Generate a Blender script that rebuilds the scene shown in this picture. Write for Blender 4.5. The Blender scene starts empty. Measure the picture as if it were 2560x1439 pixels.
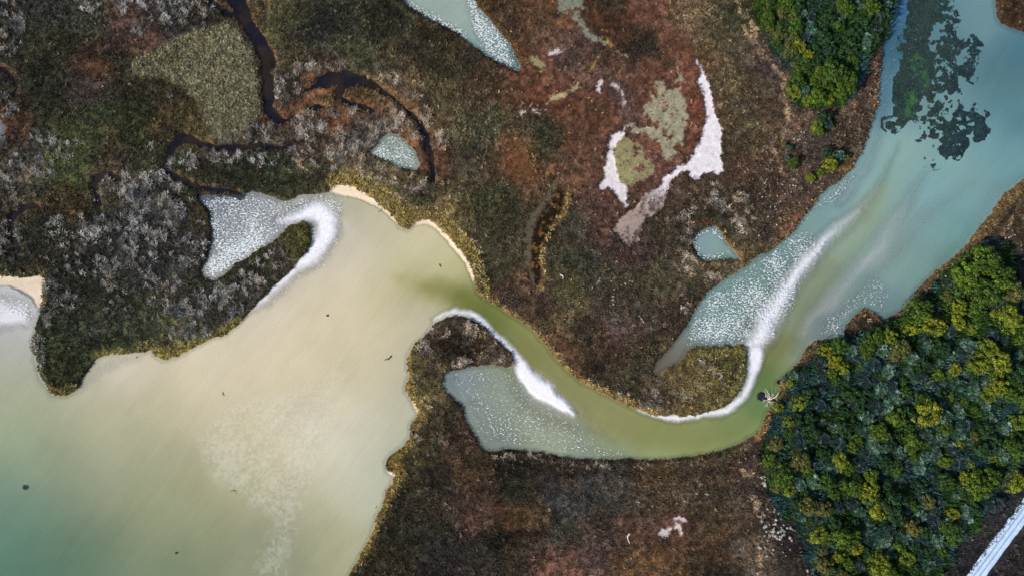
import bpy, math, random
import numpy as np

rng = np.random.default_rng(7)
random.seed(7)
H = 170.0                       # camera height, metres
S = 0.1                         # metres per photo pixel on the ground
CX, CY = 1280.0, 719.5
f4 = np.float32

def wx(px): return (np.asarray(px, float) - CX) * S
def wy(py): return (CY - np.asarray(py, float)) * S
def lin(c):
    c = np.asarray(c, float) / 255.0
    return np.where(c <= 0.04045, c / 12.92, ((c + 0.055) / 1.055) ** 2.4)
def sst(a, b, x):
    t = np.clip((x - a) / (b - a), 0, 1)
    return t * t * (3 - 2 * t)

# ------------------------------------------------------------------ noise
_T = [np.random.default_rng(100 + i).random((256, 256)).astype(f4) for i in range(8)]
def vnoise(x, y, seed=0):
    t = _T[seed % 8]
    xi = np.floor(x); yi = np.floor(y)
    fx = (x - xi).astype(f4); fy = (y - yi).astype(f4)
    xi = xi.astype(np.int64) + 37 * seed; yi = yi.astype(np.int64) + 91 * seed
    fx = fx * fx * (3 - 2 * fx); fy = fy * fy * (3 - 2 * fy)
    a = t[yi & 255, xi & 255]; b = t[yi & 255, (xi + 1) & 255]
    c = t[(yi + 1) & 255, xi & 255]; d = t[(yi + 1) & 255, (xi + 1) & 255]
    return (a + (b - a) * fx) * (1 - fy) + (c + (d - c) * fx) * fy
def fbm(x, y, wl, octv=4, seed=0):
    s = 0; amp = 1; tot = 0
    for o in range(octv):
        k = 2.0 ** o / wl
        s = s + amp * vnoise(x * k + 13.7 * o, y * k + 7.1 * o, seed + o); tot += amp; amp *= 0.55
    return s / tot              # 0..1

# ------------------------------------------------------------------ lattice fields
LX = np.arange(-320, 2881, 4.0); LY = np.arange(-240, 1681, 4.0)
GX, GY = np.meshgrid(LX, LY); GX = GX.astype(f4); GY = GY.astype(f4)

def polysdf(P, margin=90):
    P = np.array(P, float)
    x0, y0 = P.min(0) - margin; x1, y1 = P.max(0) + margin
    i0, i1 = np.searchsorted(LX, [x0, x1]); j0, j1 = np.searchsorted(LY, [y0, y1])
    out = np.full(GX.shape, 400.0, f4)
    X = GX[j0:j1, i0:i1]; Y = GY[j0:j1, i0:i1]
    if X.size == 0: return out
    d2 = np.full(X.shape, 1e12, f4); ins = np.zeros(X.shape, bool)
    n = len(P)
    for k in range(n):
        ax, ay = P[k]; bx, by = P[(k + 1) % n]
        ex, ey = bx - ax, by - ay
        L = ex * ex + ey * ey + 1e-9
        t = np.clip(((X - ax) * ex + (Y - ay) * ey) / L, 0, 1)
        dx = X - (ax + t * ex); dy = Y - (ay + t * ey)
        np.minimum(d2, dx * dx + dy * dy, out=d2)
        if ay != by:
            c = ((Y < ay) != (Y < by)) & (X < ex * (Y - ay) / (by - ay) + ax)
            ins ^= c
    out[j0:j1, i0:i1] = np.sqrt(d2) * np.where(ins, -1, 1)
    return out

def stroke(P, margin=120):
    """signed distance to a tapering band; P rows are x, y, full width"""
    P = np.array(P, float)
    m = margin + P[:, 2].max()
    x0, y0 = P[:, :2].min(0) - m; x1, y1 = P[:, :2].max(0) + m
    i0, i1 = np.searchsorted(LX, [x0, x1]); j0, j1 = np.searchsorted(LY, [y0, y1])
    out = np.full(GX.shape, 400.0, f4)
    X = GX[j0:j1, i0:i1]; Y = GY[j0:j1, i0:i1]
    if X.size == 0: return out
    best = np.full(X.shape, 400.0, f4)
    for k in range(len(P) - 1):
        ax, ay, aw = P[k]; bx, by, bw = P[k + 1]
        ex, ey = bx - ax, by - ay
        t = np.clip(((X - ax) * ex + (Y - ay) * ey) / (ex * ex + ey * ey + 1e-9), 0, 1)
        d = np.hypot(X - (ax + t * ex), Y - (ay + t * ey)) - 0.5 * (aw + t * (bw - aw))
        np.minimum(best, d, out=best)
    out[j0:j1, i0:i1] = best
    return out

def samp(F, px, py):
    u = np.clip((px - LX[0]) / 4.0, 0, len(LX) - 1.001); v = np.clip((py - LY[0]) / 4.0, 0, len(LY) - 1.001)
    i = u.astype(np.int64); j = v.astype(np.int64)
    fu = (u - i).astype(f4); fv = (v - j).astype(f4)
    if F.ndim == 3: fu = fu[..., None]; fv = fv[..., None]
    return (F[j, i] * (1 - fu) + F[j, i + 1] * fu) * (1 - fv) + (F[j + 1, i] * (1 - fu) + F[j + 1, i + 1] * fu) * fv

def colour_field(pts, power=3.2, soft=30.0):
    W = np.zeros(GX.shape, f4); C = np.zeros(GX.shape + (3,), f4)
    for x, y, c in pts:
        d2 = (GX - x) ** 2 + (GY - y) ** 2 + soft * soft
        w = d2 ** (-power / 2 * 1.0); W += w
        C += w[..., None] * lin(c).astype(f4)
    return C / W[..., None]

# ------------------------------------------------------------------ traced outlines (photo pixels on the ground plane)
NORTH = [(-6000,690),(-300,700),(-60,694),(0,690),(40,693),(75,695),(95,690),(104,685),(111,702),(104,723),(108,748),(101,775),(92,810),(85,835),(80,855),(82,873),(92,890),(94,918),(101,939),(115,956),(127,980),(140,987),(165,988),(185,980),(200,965),(205,946),(222,928),(243,897),(264,887),(288,883),(309,887),(334,880),(361,879),(374,873),(386,885),(408,900),(431,894),(459,883),(487,866),(511,855),(542,840),(556,841),(577,824),(598,807),(622,782),(640,762),(668,734),(699,702),(730,675),(751,647),(772,622),(781,598),(777,574),(769,556),(755,551),(741,560),(723,563),(706,584),(682,605),(657,619),(640,629),(619,647),(591,657),(572,678),(553,692),(528,702),(514,695),(504,678),(518,650),(528,619),(532,584),(527,550),(525,525),(500,501),(497,490),(520,488),(560,490),(600,485),(640,478),(670,488),(702,501),(720,503),(744,489),(760,487),(800,484),(825,477),(840,484),(880,487),(905,494),(935,505),(955,519),(975,536),(990,552),(998,567),(1019,574),(1029,570),(1036,560),(1054,556),(1071,557),(1092,569),(1106,585),(1127,608),(1153,641),(1172,669),(1183,690),(1187,709),(1196,734),(1213,748),(1234,758),(1259,775),(1280,789),(1301,800),(1329,821),(1349,845),(1370,869),(1384,890),(1405,911),(1429,935),(1454,956),(1468,960),(1495,977),(1530,995),(1568,1012),(1593,1022),(1614,1031),(1638,1038),(1662,1040),(1683,1035),(1700,1043),(1718,1038),(1746,1035),(1773,1028),(1801,1019),(1826,1005),(1846,981),(1859,956),(1864,932),(1867,897),(1867,869),(1853,859),(1833,864),(1812,862),(1794,866),(1767,866),(1735,866),(1711,880),(1707,894),(1694,907),(1672,918),(1655,930),(1641,940),(1628,932),(1641,904),(1659,883),(1680,859),(1697,838),(1711,821),(1721,803),(1735,779),(1749,755),(1763,734),(1787,716),(1815,695),(1843,678),(1871,657),(1899,636),(1923,628),(1945,609),(1980,581),(2004,550),(2022,525),(2039,500),(2063,476),(2098,452),(2122,431),(2143,400),(2161,365),(2175,323),(2185,285),(2194,261),(2195,222),(2202,174),(2209,122),(2220,70),(2230,42),(2241,0),(2250,-60),(2262,-240),(2262,-6000)]
EAST = [(2440,-6000),(2450,-240),(2475,-60),(2487,0),(2491,35),(2498,56),(2519,68),(2543,76),(2560,81),(2700,110),(3000,100),(7000,100),(7000,300),(3000,300),(2800,330),(2640,390),(2560,445),(2536,466),(2512,483),(2494,504),(2477,532),(2456,556),(2435,584),(2418,609),(2394,633),(2366,657),(2338,678),(2314,702),(2293,723),(2275,751),(2251,775),(2213,800),(2195,790),(2188,786),(2171,775),(2157,772),(2140,786),(2126,800),(2112,814),(2112,841),(2088,848),(2060,848),(2032,852),(2011,876),(1997,904),(1976,925),(1954,946),(1942,954),(1951,962),(1946,981),(1935,1003),(1924,1019),(1916,1032),(1912,1045),(1908,1062),(1885,1085),(1853,1104),(1815,1121),(1767,1134),(1714,1141),(1662,1147),(1610,1149),(1565,1144),(1523,1148),(1475,1146),(1436,1146),(1405,1139),(1367,1134),(1322,1125),(1280,1121),(1259,1123),(1227,1127),(1213,1127),(1196,1106),(1186,1088),(1180,1071),(1167,1057),(1161,1026),(1151,1008),(1127,991),(1113,977),(1106,960),(1109,942),(1113,935),(1133,923),(1161,921),(1182,914),(1210,913),(1238,911),(1266,916),(1276,916),(1288,902),(1276,880),(1255,859),(1234,841),(1213,817),(1189,803),(1161,791),(1137,788),(1116,793),(1092,807),(1071,828),(1054,845),(1036,862),(1022,883),(1017,911),(1024,932),(1015,960),(1014,974),(1026,995),(1045,1031),(1040,1047),(1028,1054),(1026,1071),(1026,1095),(1008,1116),(977,1137),(963,1158),(967,1175),(986,1189),(979,1210),(963,1231),(956,1269),(942,1287),(935,1321),(922,1353),(908,1377),(890,1408),(871,1437),(850,1480),(800,1600),(760,1800),(700,6000),(-6000,6000)]
D_MAIN = polysdf(NORTH + EAST, 20000)
D_CHAN = polysdf([(1008,0),(1019,14),(1057,38),(1095,59),(1140,83),(1175,108),(1210,136),(1245,156),(1283,175),(1299,181),(1302,165),(1290,139),(1276,108),(1248,76),(1217,42),(1196,17),(1186,0),(1150,-100),(1120,-260),(900,-260),(960,-80)])
PONDS = [
    ('oval speckled salt pond ringed by grey reeds', [(923,386),(942,355),(970,334),(995,337),(1015,355),(1033,372),(1047,396),(1050,414),(1040,426),(1022,424),(995,417),(967,403),(942,393)]),
    ('teal bell-shaped pond with an orange rim beside the creek flats', [(1732,598),(1746,581),(1767,569),(1791,565),(1801,577),(1815,605),(1836,629),(1850,643),(1836,649),(1805,647),(1781,652),(1756,650),(1742,636),(1735,616)]),
    ('pale sliver of pond cut off by the left edge of the view', [(-60,290),(0,299),(14,320),(7,340),(0,351),(-60,370)]),
]
D_POND = [polysdf(p) for _, p in PONDS]
DARK = [
    ('dark winding tidal creek coming in at the top', 'creek',
     np.minimum(stroke([(575,-200,40),(590,0,42),(603,30,38),(625,70,34),(655,115,36),(671,150,34),(671,226,28),(671,271,28),(692,300,24),(716,304,12),(736,293,8)]),
                stroke([(521,-20,12),(530,8,14),(552,22,14),(580,40,16)]))),
    ('dark crescent pool inside the reed oxbow', 'pool',
     np.minimum(polysdf([(762,229),(789,202),(821,177),(862,174),(897,181),(925,198),(953,215),(981,240),(1008,264),(1036,292),(1036,299),(1015,278),(991,254),(970,243),(946,226),(918,222),(897,209),(866,222),(855,243),(835,250),(835,222),(845,209),(814,222),(789,222)]),
     np.minimum(stroke([(1030,288,14),(1050,306,14),(1062,345,17),(1074,375,15),(1081,417,14),(1081,450,12)]),
     np.minimum(stroke([(846,244,14),(880,262,14),(912,271,14),(935,278,8)]), stroke([(775,268,10),(789,268,16),(803,270,8)]))))),
    ('narrow dark slough bending through the left reed bed', 'creek',
     np.minimum(stroke([(416,412,12),(424,395,16),(434,365,22),(459,345,26),(482,348,24),(504,361,16),(556,368,15),(608,369,16),(657,362,13),(710,368,12),(758,354,9)]),
                stroke([(410,417,12),(445,448,13),(480,462,12),(521,469,13),(573,480,11),(604,486,9)]))),
    ('dark hook-shaped slough west of the big reed bed', 'creek',
     stroke([(247,512,12),(240,485,17),(240,462,18),(252,440,18),(273,435,18),(295,448,16),(323,452,10)])),
    ('purple-grey crescent slough near the left beach', 'creek',
     stroke([(101,518,10),(80,512,15),(60,515,18),(38,535,15),(29,560,14),(28,585,14),(33,605,14),(50,622,10)])),
    ('small dark bog pool at the upper left edge', 'pool',
     stroke([(2,170,12),(20,180,12),(33,198,13),(42,218,13),(36,234,12)])),
]
D_DARK = np.minimum.reduce([d[2] for d in DARK])
BEACH = [polysdf([(-200,688),(0,688),(40,690),(75,692),(95,687),(104,682),(113,702),(106,723),(110,748),(103,772),(88,768),(70,742),(45,730),(20,716),(0,716),(-200,720)]),
         polysdf([(822,476),(835,465),(848,461),(880,465),(904,479),(935,493),(949,514),(974,531),(988,548),(996,564),(984,556),(965,538),(945,522),(915,506),(880,494),(840,486)]),
         polysdf([(1029,571),(1036,559),(1054,547),(1071,548),(1092,562),(1109,580),(1133,604),(1161,639),(1179,667),(1187,688),(1188,712),(1180,700),(1165,668),(1146,640),(1120,610),(1098,583),(1085,572),(1060,563),(1045,566)]),
         stroke([(1029,1000,3),(1038,1015,8),(1045,1031,5)]), stroke([(968,1176,4),(976,1182,12),(988,1189,6)])]
D_BEACH = np.minimum.reduce(BEACH)
SALT_E = polysdf([(1746,153),(1753,174),(1761,198),(1774,236),(1784,271),(1791,295),(1798,330),(1801,368),(1807,407),(1815,431),(1787,436),(1763,434),(1746,448),(1725,452),(1714,431),(1701,428),(1680,448),(1666,473),(1659,490),(1655,522),(1628,536),(1610,546),(1603,570),(1593,598),(1580,596),(1568,619),(1558,598),(1534,574),(1544,553),(1562,539),(1582,525),(1600,504),(1610,483),(1628,473),(1645,470),(1655,455),(1662,445),(1690,422),(1711,410),(1732,379),(1746,355),(1760,313),(1768,285),(1763,264),(1756,229),(1749,205),(1745,174)])
SALT_W = polysdf([(1520,341),(1548,330),(1558,313),(1563,318),(1558,345),(1537,356),(1533,385),(1535,417),(1545,448),(1568,466),(1565,487),(1575,515),(1565,518),(1555,504),(1534,487),(1520,469),(1502,476),(1502,459),(1516,441),(1509,421),(1516,407),(1509,389),(1520,379)])
SALT_T = polysdf([(1356,268),(1374,254),(1370,236),(1391,240),(1419,229),(1443,209),(1457,222),(1426,236),(1395,254)])
SALT_S = np.minimum.reduce([polysdf([(1487,225),(1493,208),(1505,203),(1508,215),(1500,220),(1500,235),(1490,230)]), stroke([(1528,216,10),(1540,218,12),(1544,226,4),(1555,240,5),(1562,252,6),(1555,268,3)]),
                            stroke([(1549,210,4),(1552,212,6)]), stroke([(1306,284,10),(1313,285,8)]), stroke([(1328,280,4),(1335,282,8),(1350,288,4)]), stroke([(1575,313,2),(1557,316,6)]),
                            stroke([(1375,135,16),(1395,128,14)]), stroke([(1647,1333,10),(1660,1328,18),(1672,1322,10)]), stroke([(1692,1318,16),(1700,1325,12)]), stroke([(1690,1298,8),(1700,1296,12),(1715,1300,6)])])
OLIVE1 = polysdf([(1537,348),(1558,345),(1575,355),(1603,368),(1614,393),(1628,407),(1638,421),(1628,434),(1593,459),(1565,466),(1537,448),(1530,417),(1534,382)])
OLIVE2 = polysdf([(1631,209),(1645,205),(1680,209),(1694,195),(1690,163),(1704,184),(1711,212),(1697,229),(1714,250),(1711,278),(1721,302),(1711,330),(1701,365),(1676,396),(1652,400),(1645,365),(1614,334),(1575,334),(1579,306),(1603,295),(1614,264),(1631,257)])
OVAL = stroke([(1330,150,16),(1346,160,22),(1362,168,14)])
VEIN_G = stroke([(1420,15,50),(1445,20,46),(1440,42,18),(1452,62,14),(1470,80,14),(1482,98,16),(1505,110,16)])
VEIN_Y = np.minimum(stroke([(1506,112,8),(1500,135,5),(1492,155,6),(1482,172,7),(1470,190,3),(1461,203,3)]), stroke([(1515,105,10),(1528,116,8)]))
WHITE = [ # pale sand bars showing through shallow water
    (stroke([(700,556,10),(735,545,26),(760,538,36),(789,533,52),(812,552,56),(815,584,54),(792,619,52),(768,645,42),(738,668,32),(706,699,22),(674,729,16),(650,752,12),(640,764,8)]), 22, 1.0),
    (stroke([(1085,803,8),(1105,790,12),(1137,781,15),(1178,788,17),(1225,818,19),(1265,852,21),(1290,890,22),(1310,925,42),(1332,950,52),(1366,984,50),(1398,1008,38),(1430,1030,16)]), 15, 1.0),
    (stroke([(1300,925,20),(1330,975,60),(1380,1020,50),(1430,1046,20),(1480,1072,-10),(1530,1098,-40)]), 46, 0.5),
    (stroke([(1600,1028,5),(1628,1037,12),(1662,1044,16),(1700,1048,16),(1732,1045,18),(1777,1036,20),(1815,1021,22),(1850,993,22),(1868,964,22),(1879,939,24),(1883,914,34),(1888,880,44)]), 14, 0.95),
    (stroke([(1860,868,20),(1888,852,50),(1910,822,54),(1936,775,50),(1964,730,44),(1998,685,38),(2038,640,32),(2076,598,26),(2104,568,16)]), 30, 0.93),
    (stroke([(2060,612,26),(2095,580,22),(2125,552,18),(2155,526,8)]), 30, 0.78),
    (stroke([(2110,562,12),(2150,528,10),(2185,492,4),(2208,450,-2),(2228,400,-10),(2244,350,-24)]), 26, 0.6),
    (stroke([(2005,828,12),(2030,800,20),(2067,765,24),(2115,713,26),(2164,661,34),(2200,620,34),(2232,575,26),(2262,525,10),(2290,475,-16),(2318,430,-50)]), 50, 0.62),
    (stroke([(2180,640,10),(2240,590,20),(2300,545,10),(2370,500,-20),(2430,465,-50)]), 50, 0.35),
    (stroke([(-60,780,70),(0,778,70),(40,782,56),(66,800,26)]), 22, 0.75),
    (stroke([(185,985,4),(215,960,10),(250,915,14),(300,897,16),(345,895,8)]), 18, 0.35),
    (stroke([(85,900,10),(105,950,14),(130,985,12)]), 16, 0.35),
    (stroke([(1192,1006,0),(1150,1018,0),(1120,940,20),(1140,950,10)]), 14, 0.2),
    (stroke([(2262,1,30),(2245,60,34),(2230,130,24),(2215,200,22),(2205,300,18),(2180,370,14),(2140,440,10)]), 22, 0.22),
    (stroke([(2105,500,10),(2130,470,14),(2165,420,10),(2190,360,2),(2205,300,-20)]), 24, 0.5),
    (stroke([(1985,872,6),(2030,800,8),(2085,722,8),(2150,640,8),(2200,560,6)]), 22, 0.30),
    (stroke([(2560,450,24),(2500,480,24),(2455,545,24),(2410,605,20),(2360,650,16)]), 26, 0.16),
]
SPECK = [ # flats with foam flecks: field, soft edge, strength
    (polysdf([(500,500),(560,492),(640,482),(720,505),(800,486),(850,500),(860,540),(790,525),(745,540),(700,590),(640,630),(560,690),(528,702),(505,680),(525,620)]), 18, 0.72),
    (stroke([(775,540,60),(820,560,70),(835,590,60),(800,640,60),(740,690,40),(690,740,30),(640,780,26)]), 16, 0.35),
    (polysdf([(1720,860),(1725,800),(1760,740),(1830,690),(1950,610),(2010,560),(2060,600),(2000,690),(1940,780),(1890,860),(1840,862)]), 26, 0.62),
    (stroke([(1950,600,14),(2030,530,16),(2090,480,16),(2140,440,10)]), 14, 0.6),
    (stroke([(1890,850,60),(1940,780,56),(2000,690,44),(2060,615,30)]), 14, 0.6),
    (polysdf([(1120,945),(1200,918),(1290,915),(1340,980),(1420,1040),(1480,1090),(1560,1135),(1400,1130),(1250,1110),(1190,1060)]), 26, 0.40),
    (polysdf([(1270,1085),(1400,1100),(1560,1125),(1560,1142),(1440,1140),(1330,1118),(1270,1112)]), 12, 0.42),
    (stroke([(1140,945,30),(1170,990,30),(1195,1050,30),(1215,1100,20)]), 16, 0.45),
    (polysdf([(2050,835),(2070,790),(2120,740),(2190,690),(2230,720),(2215,770),(2150,768),(2105,810),(2100,840)]), 22, 0.50),
    (polysdf([(2230,790),(2300,712),(2400,622),(2420,600),(2400,590),(2290,690)]), 14, 0.22),
    (stroke([(1010,0,20),(1060,32,26),(1110,60,26),(1160,90,24)]), 10, 0.62),
    (stroke([(1160,-40,30),(1186,30,30),(1215,80,60),(1255,130,56),(1285,165,24)]), 14, 0.60),
    (polysdf(PONDS[0][1]), 10, 0.62), (polysdf(PONDS[1][1]), -1, 0.0),
    (stroke([(1738,600,14),(1752,580,14),(1790,570,12),(1808,600,10),(1840,642,12),(1790,646,10),(1750,642,14),(1738,600,14)]), 10, 0.75),
    (stroke([(-60,760,60),(20,752,60),(60,770,50),(75,790,30)]), 14, 0.6),
    (stroke([(2262,-20,26),(2244,60,28),(2232,130,20),(2215,230,18),(2200,330,22),(2170,390,16)]), 14, 0.25),
]
DOTS = polysdf([(862,925),(838,1000),(815,1130),(755,1240),(730,1330),(705,1439),(640,1439),(690,1300),(560,1200),(490,1130),(500,1080),(600,1010),(720,980)])
FOREST1 = [(2350,690),(2385,655),(2420,632),(2455,612),(2505,622),(2520,690),(2547,723),(2600,735),(2700,760),(2700,1080),(2560,1120),(2505,1165),(2480,1215),(2455,1245),(2438,1300),(2407,1328),(2372,1352),(2362,1384),(2345,1425),(2310,1520),(2090,1520),(2040,1425),(2008,1373),(1988,1304),(1948,1262),(1920,1224),(1925,1175),(1906,1147),(1912,1113),(1922,1078),(1938,1026),(1973,991),(1967,960),(1976,949),(2029,910),(2053,875),(2058,862),(2115,858),(2195,822),(2248,797),(2275,770),(2334,735)]
FOREST2 = [(1862,-120),(1880,0),(1900,60),(1925,112),(1965,152),(1985,178),(1968,226),(1978,258),(2015,266),(2074,266),(2105,252),(2122,226),(2148,184),(2157,139),(2192,112),(2210,68),(2230,20),(2236,-10),(2245,-120)]
D_F1 = polysdf(FOREST1); D_F2 = polysdf(FOREST2)
D_FOREST = np.minimum(D_F1, D_F2)
ROAD = stroke([(2140,1820,42),(2440,1439,42),(2562,1279,42),(2860,880,42)])
MEADOW = polysdf([(313,181),(348,146),(400,122),(452,90),(504,66),(573,56),(608,87),(636,139),(650,208),(653,278),(633,320),(598,351),(549,358),(528,330),(507,295),(494,261),(466,226),(424,202),(365,198)])
REED = [ # field, soft edge, density
    (polysdf([(250,445),(330,440),(420,440),(470,470),(495,520),(505,580),(495,650),(480,700),(450,740),(400,720),(350,680),(290,690),(230,660),(190,620),(200,560),(260,530)]), 30, 0.95),
    (polysdf([(620,318),(700,310),(740,290),(800,262),(860,285),(900,250),(960,262),(1010,290),(1045,315),(1050,345),(1015,345),(970,326),(930,352),(915,398),(980,425),(1060,450),(1095,470),(1080,485),(1000,470),(930,440),(850,425),(780,405),(700,365),(640,352),(560,352)]), 12, 1.0),
    (stroke([(930,180,26),(1000,215,26),(1065,290,34),(1100,350,44),(1118,400,42),(1110,440,30)]), 10, 0.8),
    (polysdf([(430,372),(520,378),(600,385),(700,380),(770,372),(800,420),(740,402),(640,412),(560,408),(470,420),(440,440),(415,420)]), 12, 0.7),
    (stroke([(690,120,14),(684,180,16),(690,230,22),(700,200,20),(760,170,20),(850,158,26)]), 8, 0.8),
    (stroke([(684,250,14),(740,240,14),(755,215,14)]), 8, 0.6),
    (polysdf([(190,-20),(430,-20),(432,55),(385,62),(335,38),(270,30),(240,45),(200,25)]), 14, 0.85),
    (polysdf([(445,-20),(530,-20),(540,30),(500,55),(450,50)]), 12, 0.7),
    (polysdf([(-60,-60),(60,-60),(70,60),(50,150),(15,150),(-60,130)]), 14, 0.7),
    (stroke([(5,255,40),(25,270,36),(20,290,20)]), 8, 0.9),
    (polysdf([(-60,400),(20,350),(60,315),(130,340),(205,360),(190,400),(120,440),(60,410),(40,500),(60,640),(-60,660)]), 18, 0.6),
    (stroke([(145,560,30),(150,700,60),(120,780,30),(100,850,22),(95,900,20),(115,950,16)]), 16, 0.7),
    (polysdf([(640,650),(700,608),(712,612),(718,650),(690,680),(650,722),(600,772),(545,822),(480,845),(410,832),(380,805),(440,760),(520,720),(590,690)]), 14, 0.95),
    (polysdf([(180,690),(330,680),(450,730),(440,800),(330,790),(240,760),(150,780)]), 30, 0.35),
    (stroke([(1070,850,30),(1100,815,36),(1150,805,36),(1200,840,36),(1250,880,34),(1270,905,20),(1200,900,18),(1130,915,18),(1080,900,30),(1060,880,30)]), 10, 0.95),
    (stroke([(1085,920,30),(1095,970,26)]), 10, 0.6),
    (stroke([(1690,560,40),(1710,515,50),(1770,490,56),(1835,515,50),(1845,570,30)]), 14, 0.75),
    (stroke([(1715,580,34),(1705,640,40),(1740,680,40),(1800,680,30),(1840,672,20)]), 12, 0.75),
    (polysdf([(1550,985),(1600,975),(1640,950),(1665,965),(1700,985),(1725,990),(1710,1010),(1660,1020),(1600,1010)]), 10, 0.95),
    (stroke([(1752,905,14),(1775,930,26),(1800,950,26),(1760,960,20)]), 8, 0.8),
    (stroke([(1240,1135,12),(1330,1140,14),(1420,1155,12),(1560,1155,16),(1620,1160,10)]), 8, 0.5),
    (stroke([(1690,720,20),(1720,745,22),(1700,790,20),(1660,820,16)]), 10, 0.35),
    (stroke([(360,30,20),(355,90,34),(345,85,30)]), 8, 0.5),
    (stroke([(395,225,30),(425,255,40)]), 12, 0.4),
    (stroke([(370,355,14),(385,390,12)]), 8, 0.6),
    (stroke([(1165,1010,16),(1110,1080,40),(1040,1100,24)]), 14, 0.3),
    (stroke([(2125,790,20),(2160,795,26),(2190,795,20)]), 8, 0.6),
]
SHOREGOLD = [ # dry grass on banks, with sunlit gold painted into its colour
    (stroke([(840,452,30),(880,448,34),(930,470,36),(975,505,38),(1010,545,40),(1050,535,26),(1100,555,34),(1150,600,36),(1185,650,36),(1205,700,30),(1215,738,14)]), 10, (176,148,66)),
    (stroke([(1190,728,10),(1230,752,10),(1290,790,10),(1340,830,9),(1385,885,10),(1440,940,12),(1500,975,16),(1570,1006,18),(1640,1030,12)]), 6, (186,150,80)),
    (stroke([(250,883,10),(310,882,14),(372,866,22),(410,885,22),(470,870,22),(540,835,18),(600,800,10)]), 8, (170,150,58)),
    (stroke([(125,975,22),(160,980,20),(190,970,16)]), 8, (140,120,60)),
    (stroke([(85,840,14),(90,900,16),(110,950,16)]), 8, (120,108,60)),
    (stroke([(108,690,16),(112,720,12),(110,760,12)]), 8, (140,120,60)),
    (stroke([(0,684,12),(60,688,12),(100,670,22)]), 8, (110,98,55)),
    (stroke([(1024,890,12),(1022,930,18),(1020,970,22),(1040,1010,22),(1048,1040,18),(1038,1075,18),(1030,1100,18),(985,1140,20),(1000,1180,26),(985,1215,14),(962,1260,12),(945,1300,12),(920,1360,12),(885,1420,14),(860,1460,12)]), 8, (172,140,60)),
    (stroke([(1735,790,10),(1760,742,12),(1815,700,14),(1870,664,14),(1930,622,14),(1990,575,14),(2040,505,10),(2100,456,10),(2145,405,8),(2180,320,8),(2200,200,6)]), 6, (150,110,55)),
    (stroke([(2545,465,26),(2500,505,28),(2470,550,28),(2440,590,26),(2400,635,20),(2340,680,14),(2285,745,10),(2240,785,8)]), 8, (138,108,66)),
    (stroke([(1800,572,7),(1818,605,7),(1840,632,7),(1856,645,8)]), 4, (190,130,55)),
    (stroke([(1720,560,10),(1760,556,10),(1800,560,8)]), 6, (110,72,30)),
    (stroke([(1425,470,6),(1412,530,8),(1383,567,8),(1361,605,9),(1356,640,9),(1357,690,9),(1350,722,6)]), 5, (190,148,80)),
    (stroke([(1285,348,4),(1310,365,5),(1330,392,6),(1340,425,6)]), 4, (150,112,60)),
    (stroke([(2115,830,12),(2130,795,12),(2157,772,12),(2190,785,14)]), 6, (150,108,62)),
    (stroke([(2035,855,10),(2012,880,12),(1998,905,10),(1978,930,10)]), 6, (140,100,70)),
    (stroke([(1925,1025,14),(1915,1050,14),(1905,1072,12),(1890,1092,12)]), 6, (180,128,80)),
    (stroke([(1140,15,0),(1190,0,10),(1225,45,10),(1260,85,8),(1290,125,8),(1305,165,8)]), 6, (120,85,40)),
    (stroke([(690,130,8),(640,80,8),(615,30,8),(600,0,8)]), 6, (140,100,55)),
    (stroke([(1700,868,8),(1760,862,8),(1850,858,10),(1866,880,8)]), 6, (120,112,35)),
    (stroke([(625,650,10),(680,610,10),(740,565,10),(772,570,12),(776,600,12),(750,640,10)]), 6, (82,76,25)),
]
WRACK = [ # bleached straw lines
    stroke([(915,438,4),(935,455,5),(955,470,5),(975,480,5),(990,490,5),(1003,500,4)]),
    stroke([(1045,522,4),(1085,520,4),(1120,535,4),(1140,560,4),(1160,585,5),(1185,605,5),(1200,620,4)]),
    stroke([(965,482,4),(1000,492,3),(1020,512,4),(1035,520,4)]),
    stroke([(735,400,8),(755,415,8),(768,425,5)]),
    stroke([(1068,975,3),(1062,990,3),(1080,1003,3),(1076,1016,3)]),
    stroke([(1040,1135,3),(1020,1150,3),(1012,1165,3),(1025,1177,3)]),
    stroke([(1838,0,8),(1850,30,10),(1880,70,10),(1895,115,10),(1925,160,10),(1950,190,10),(1960,215,8),(1955,245,9),(1962,275,9),(1966,300,9),(1962,320,7),(1955,345,6)]),
    stroke([(1855,70,8),(1875,95,8),(1890,130,8),(1905,150,8)]),
    stroke([(1935,370,5),(1938,400,5),(1950,430,6),(1960,445,4)]),
    stroke([(1840,1130,6),(1850,1150,6),(1845,1165,5),(1860,1185,16),(1885,1180,16)]),
    stroke([(1870,1235,12),(1890,1250,14),(1895,1275,14),(1910,1285,10)]),
    stroke([(1890,1360,12),(1900,1390,12),(1892,1430,10)]),
    stroke([(1700,30,4),(1712,62,5),(1722,85,5),(1745,115,4)]),
    stroke([(1570,155,5),(1556,142,5),(1535,130,4)]),
    stroke([(1790,255,4),(1800,270,4)]),
    stroke([(2528,535,6),(2518,560,7),(2508,580,8),(2495,595,7),(2480,605,6)]),
]
D_WRACK = np.minimum.reduce(WRACK)
TRI = polysdf([(1270,352),(1292,350),(1310,368),(1330,395),(1338,425),(1330,440),(1290,442),(1266,425),(1282,395)])
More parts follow.
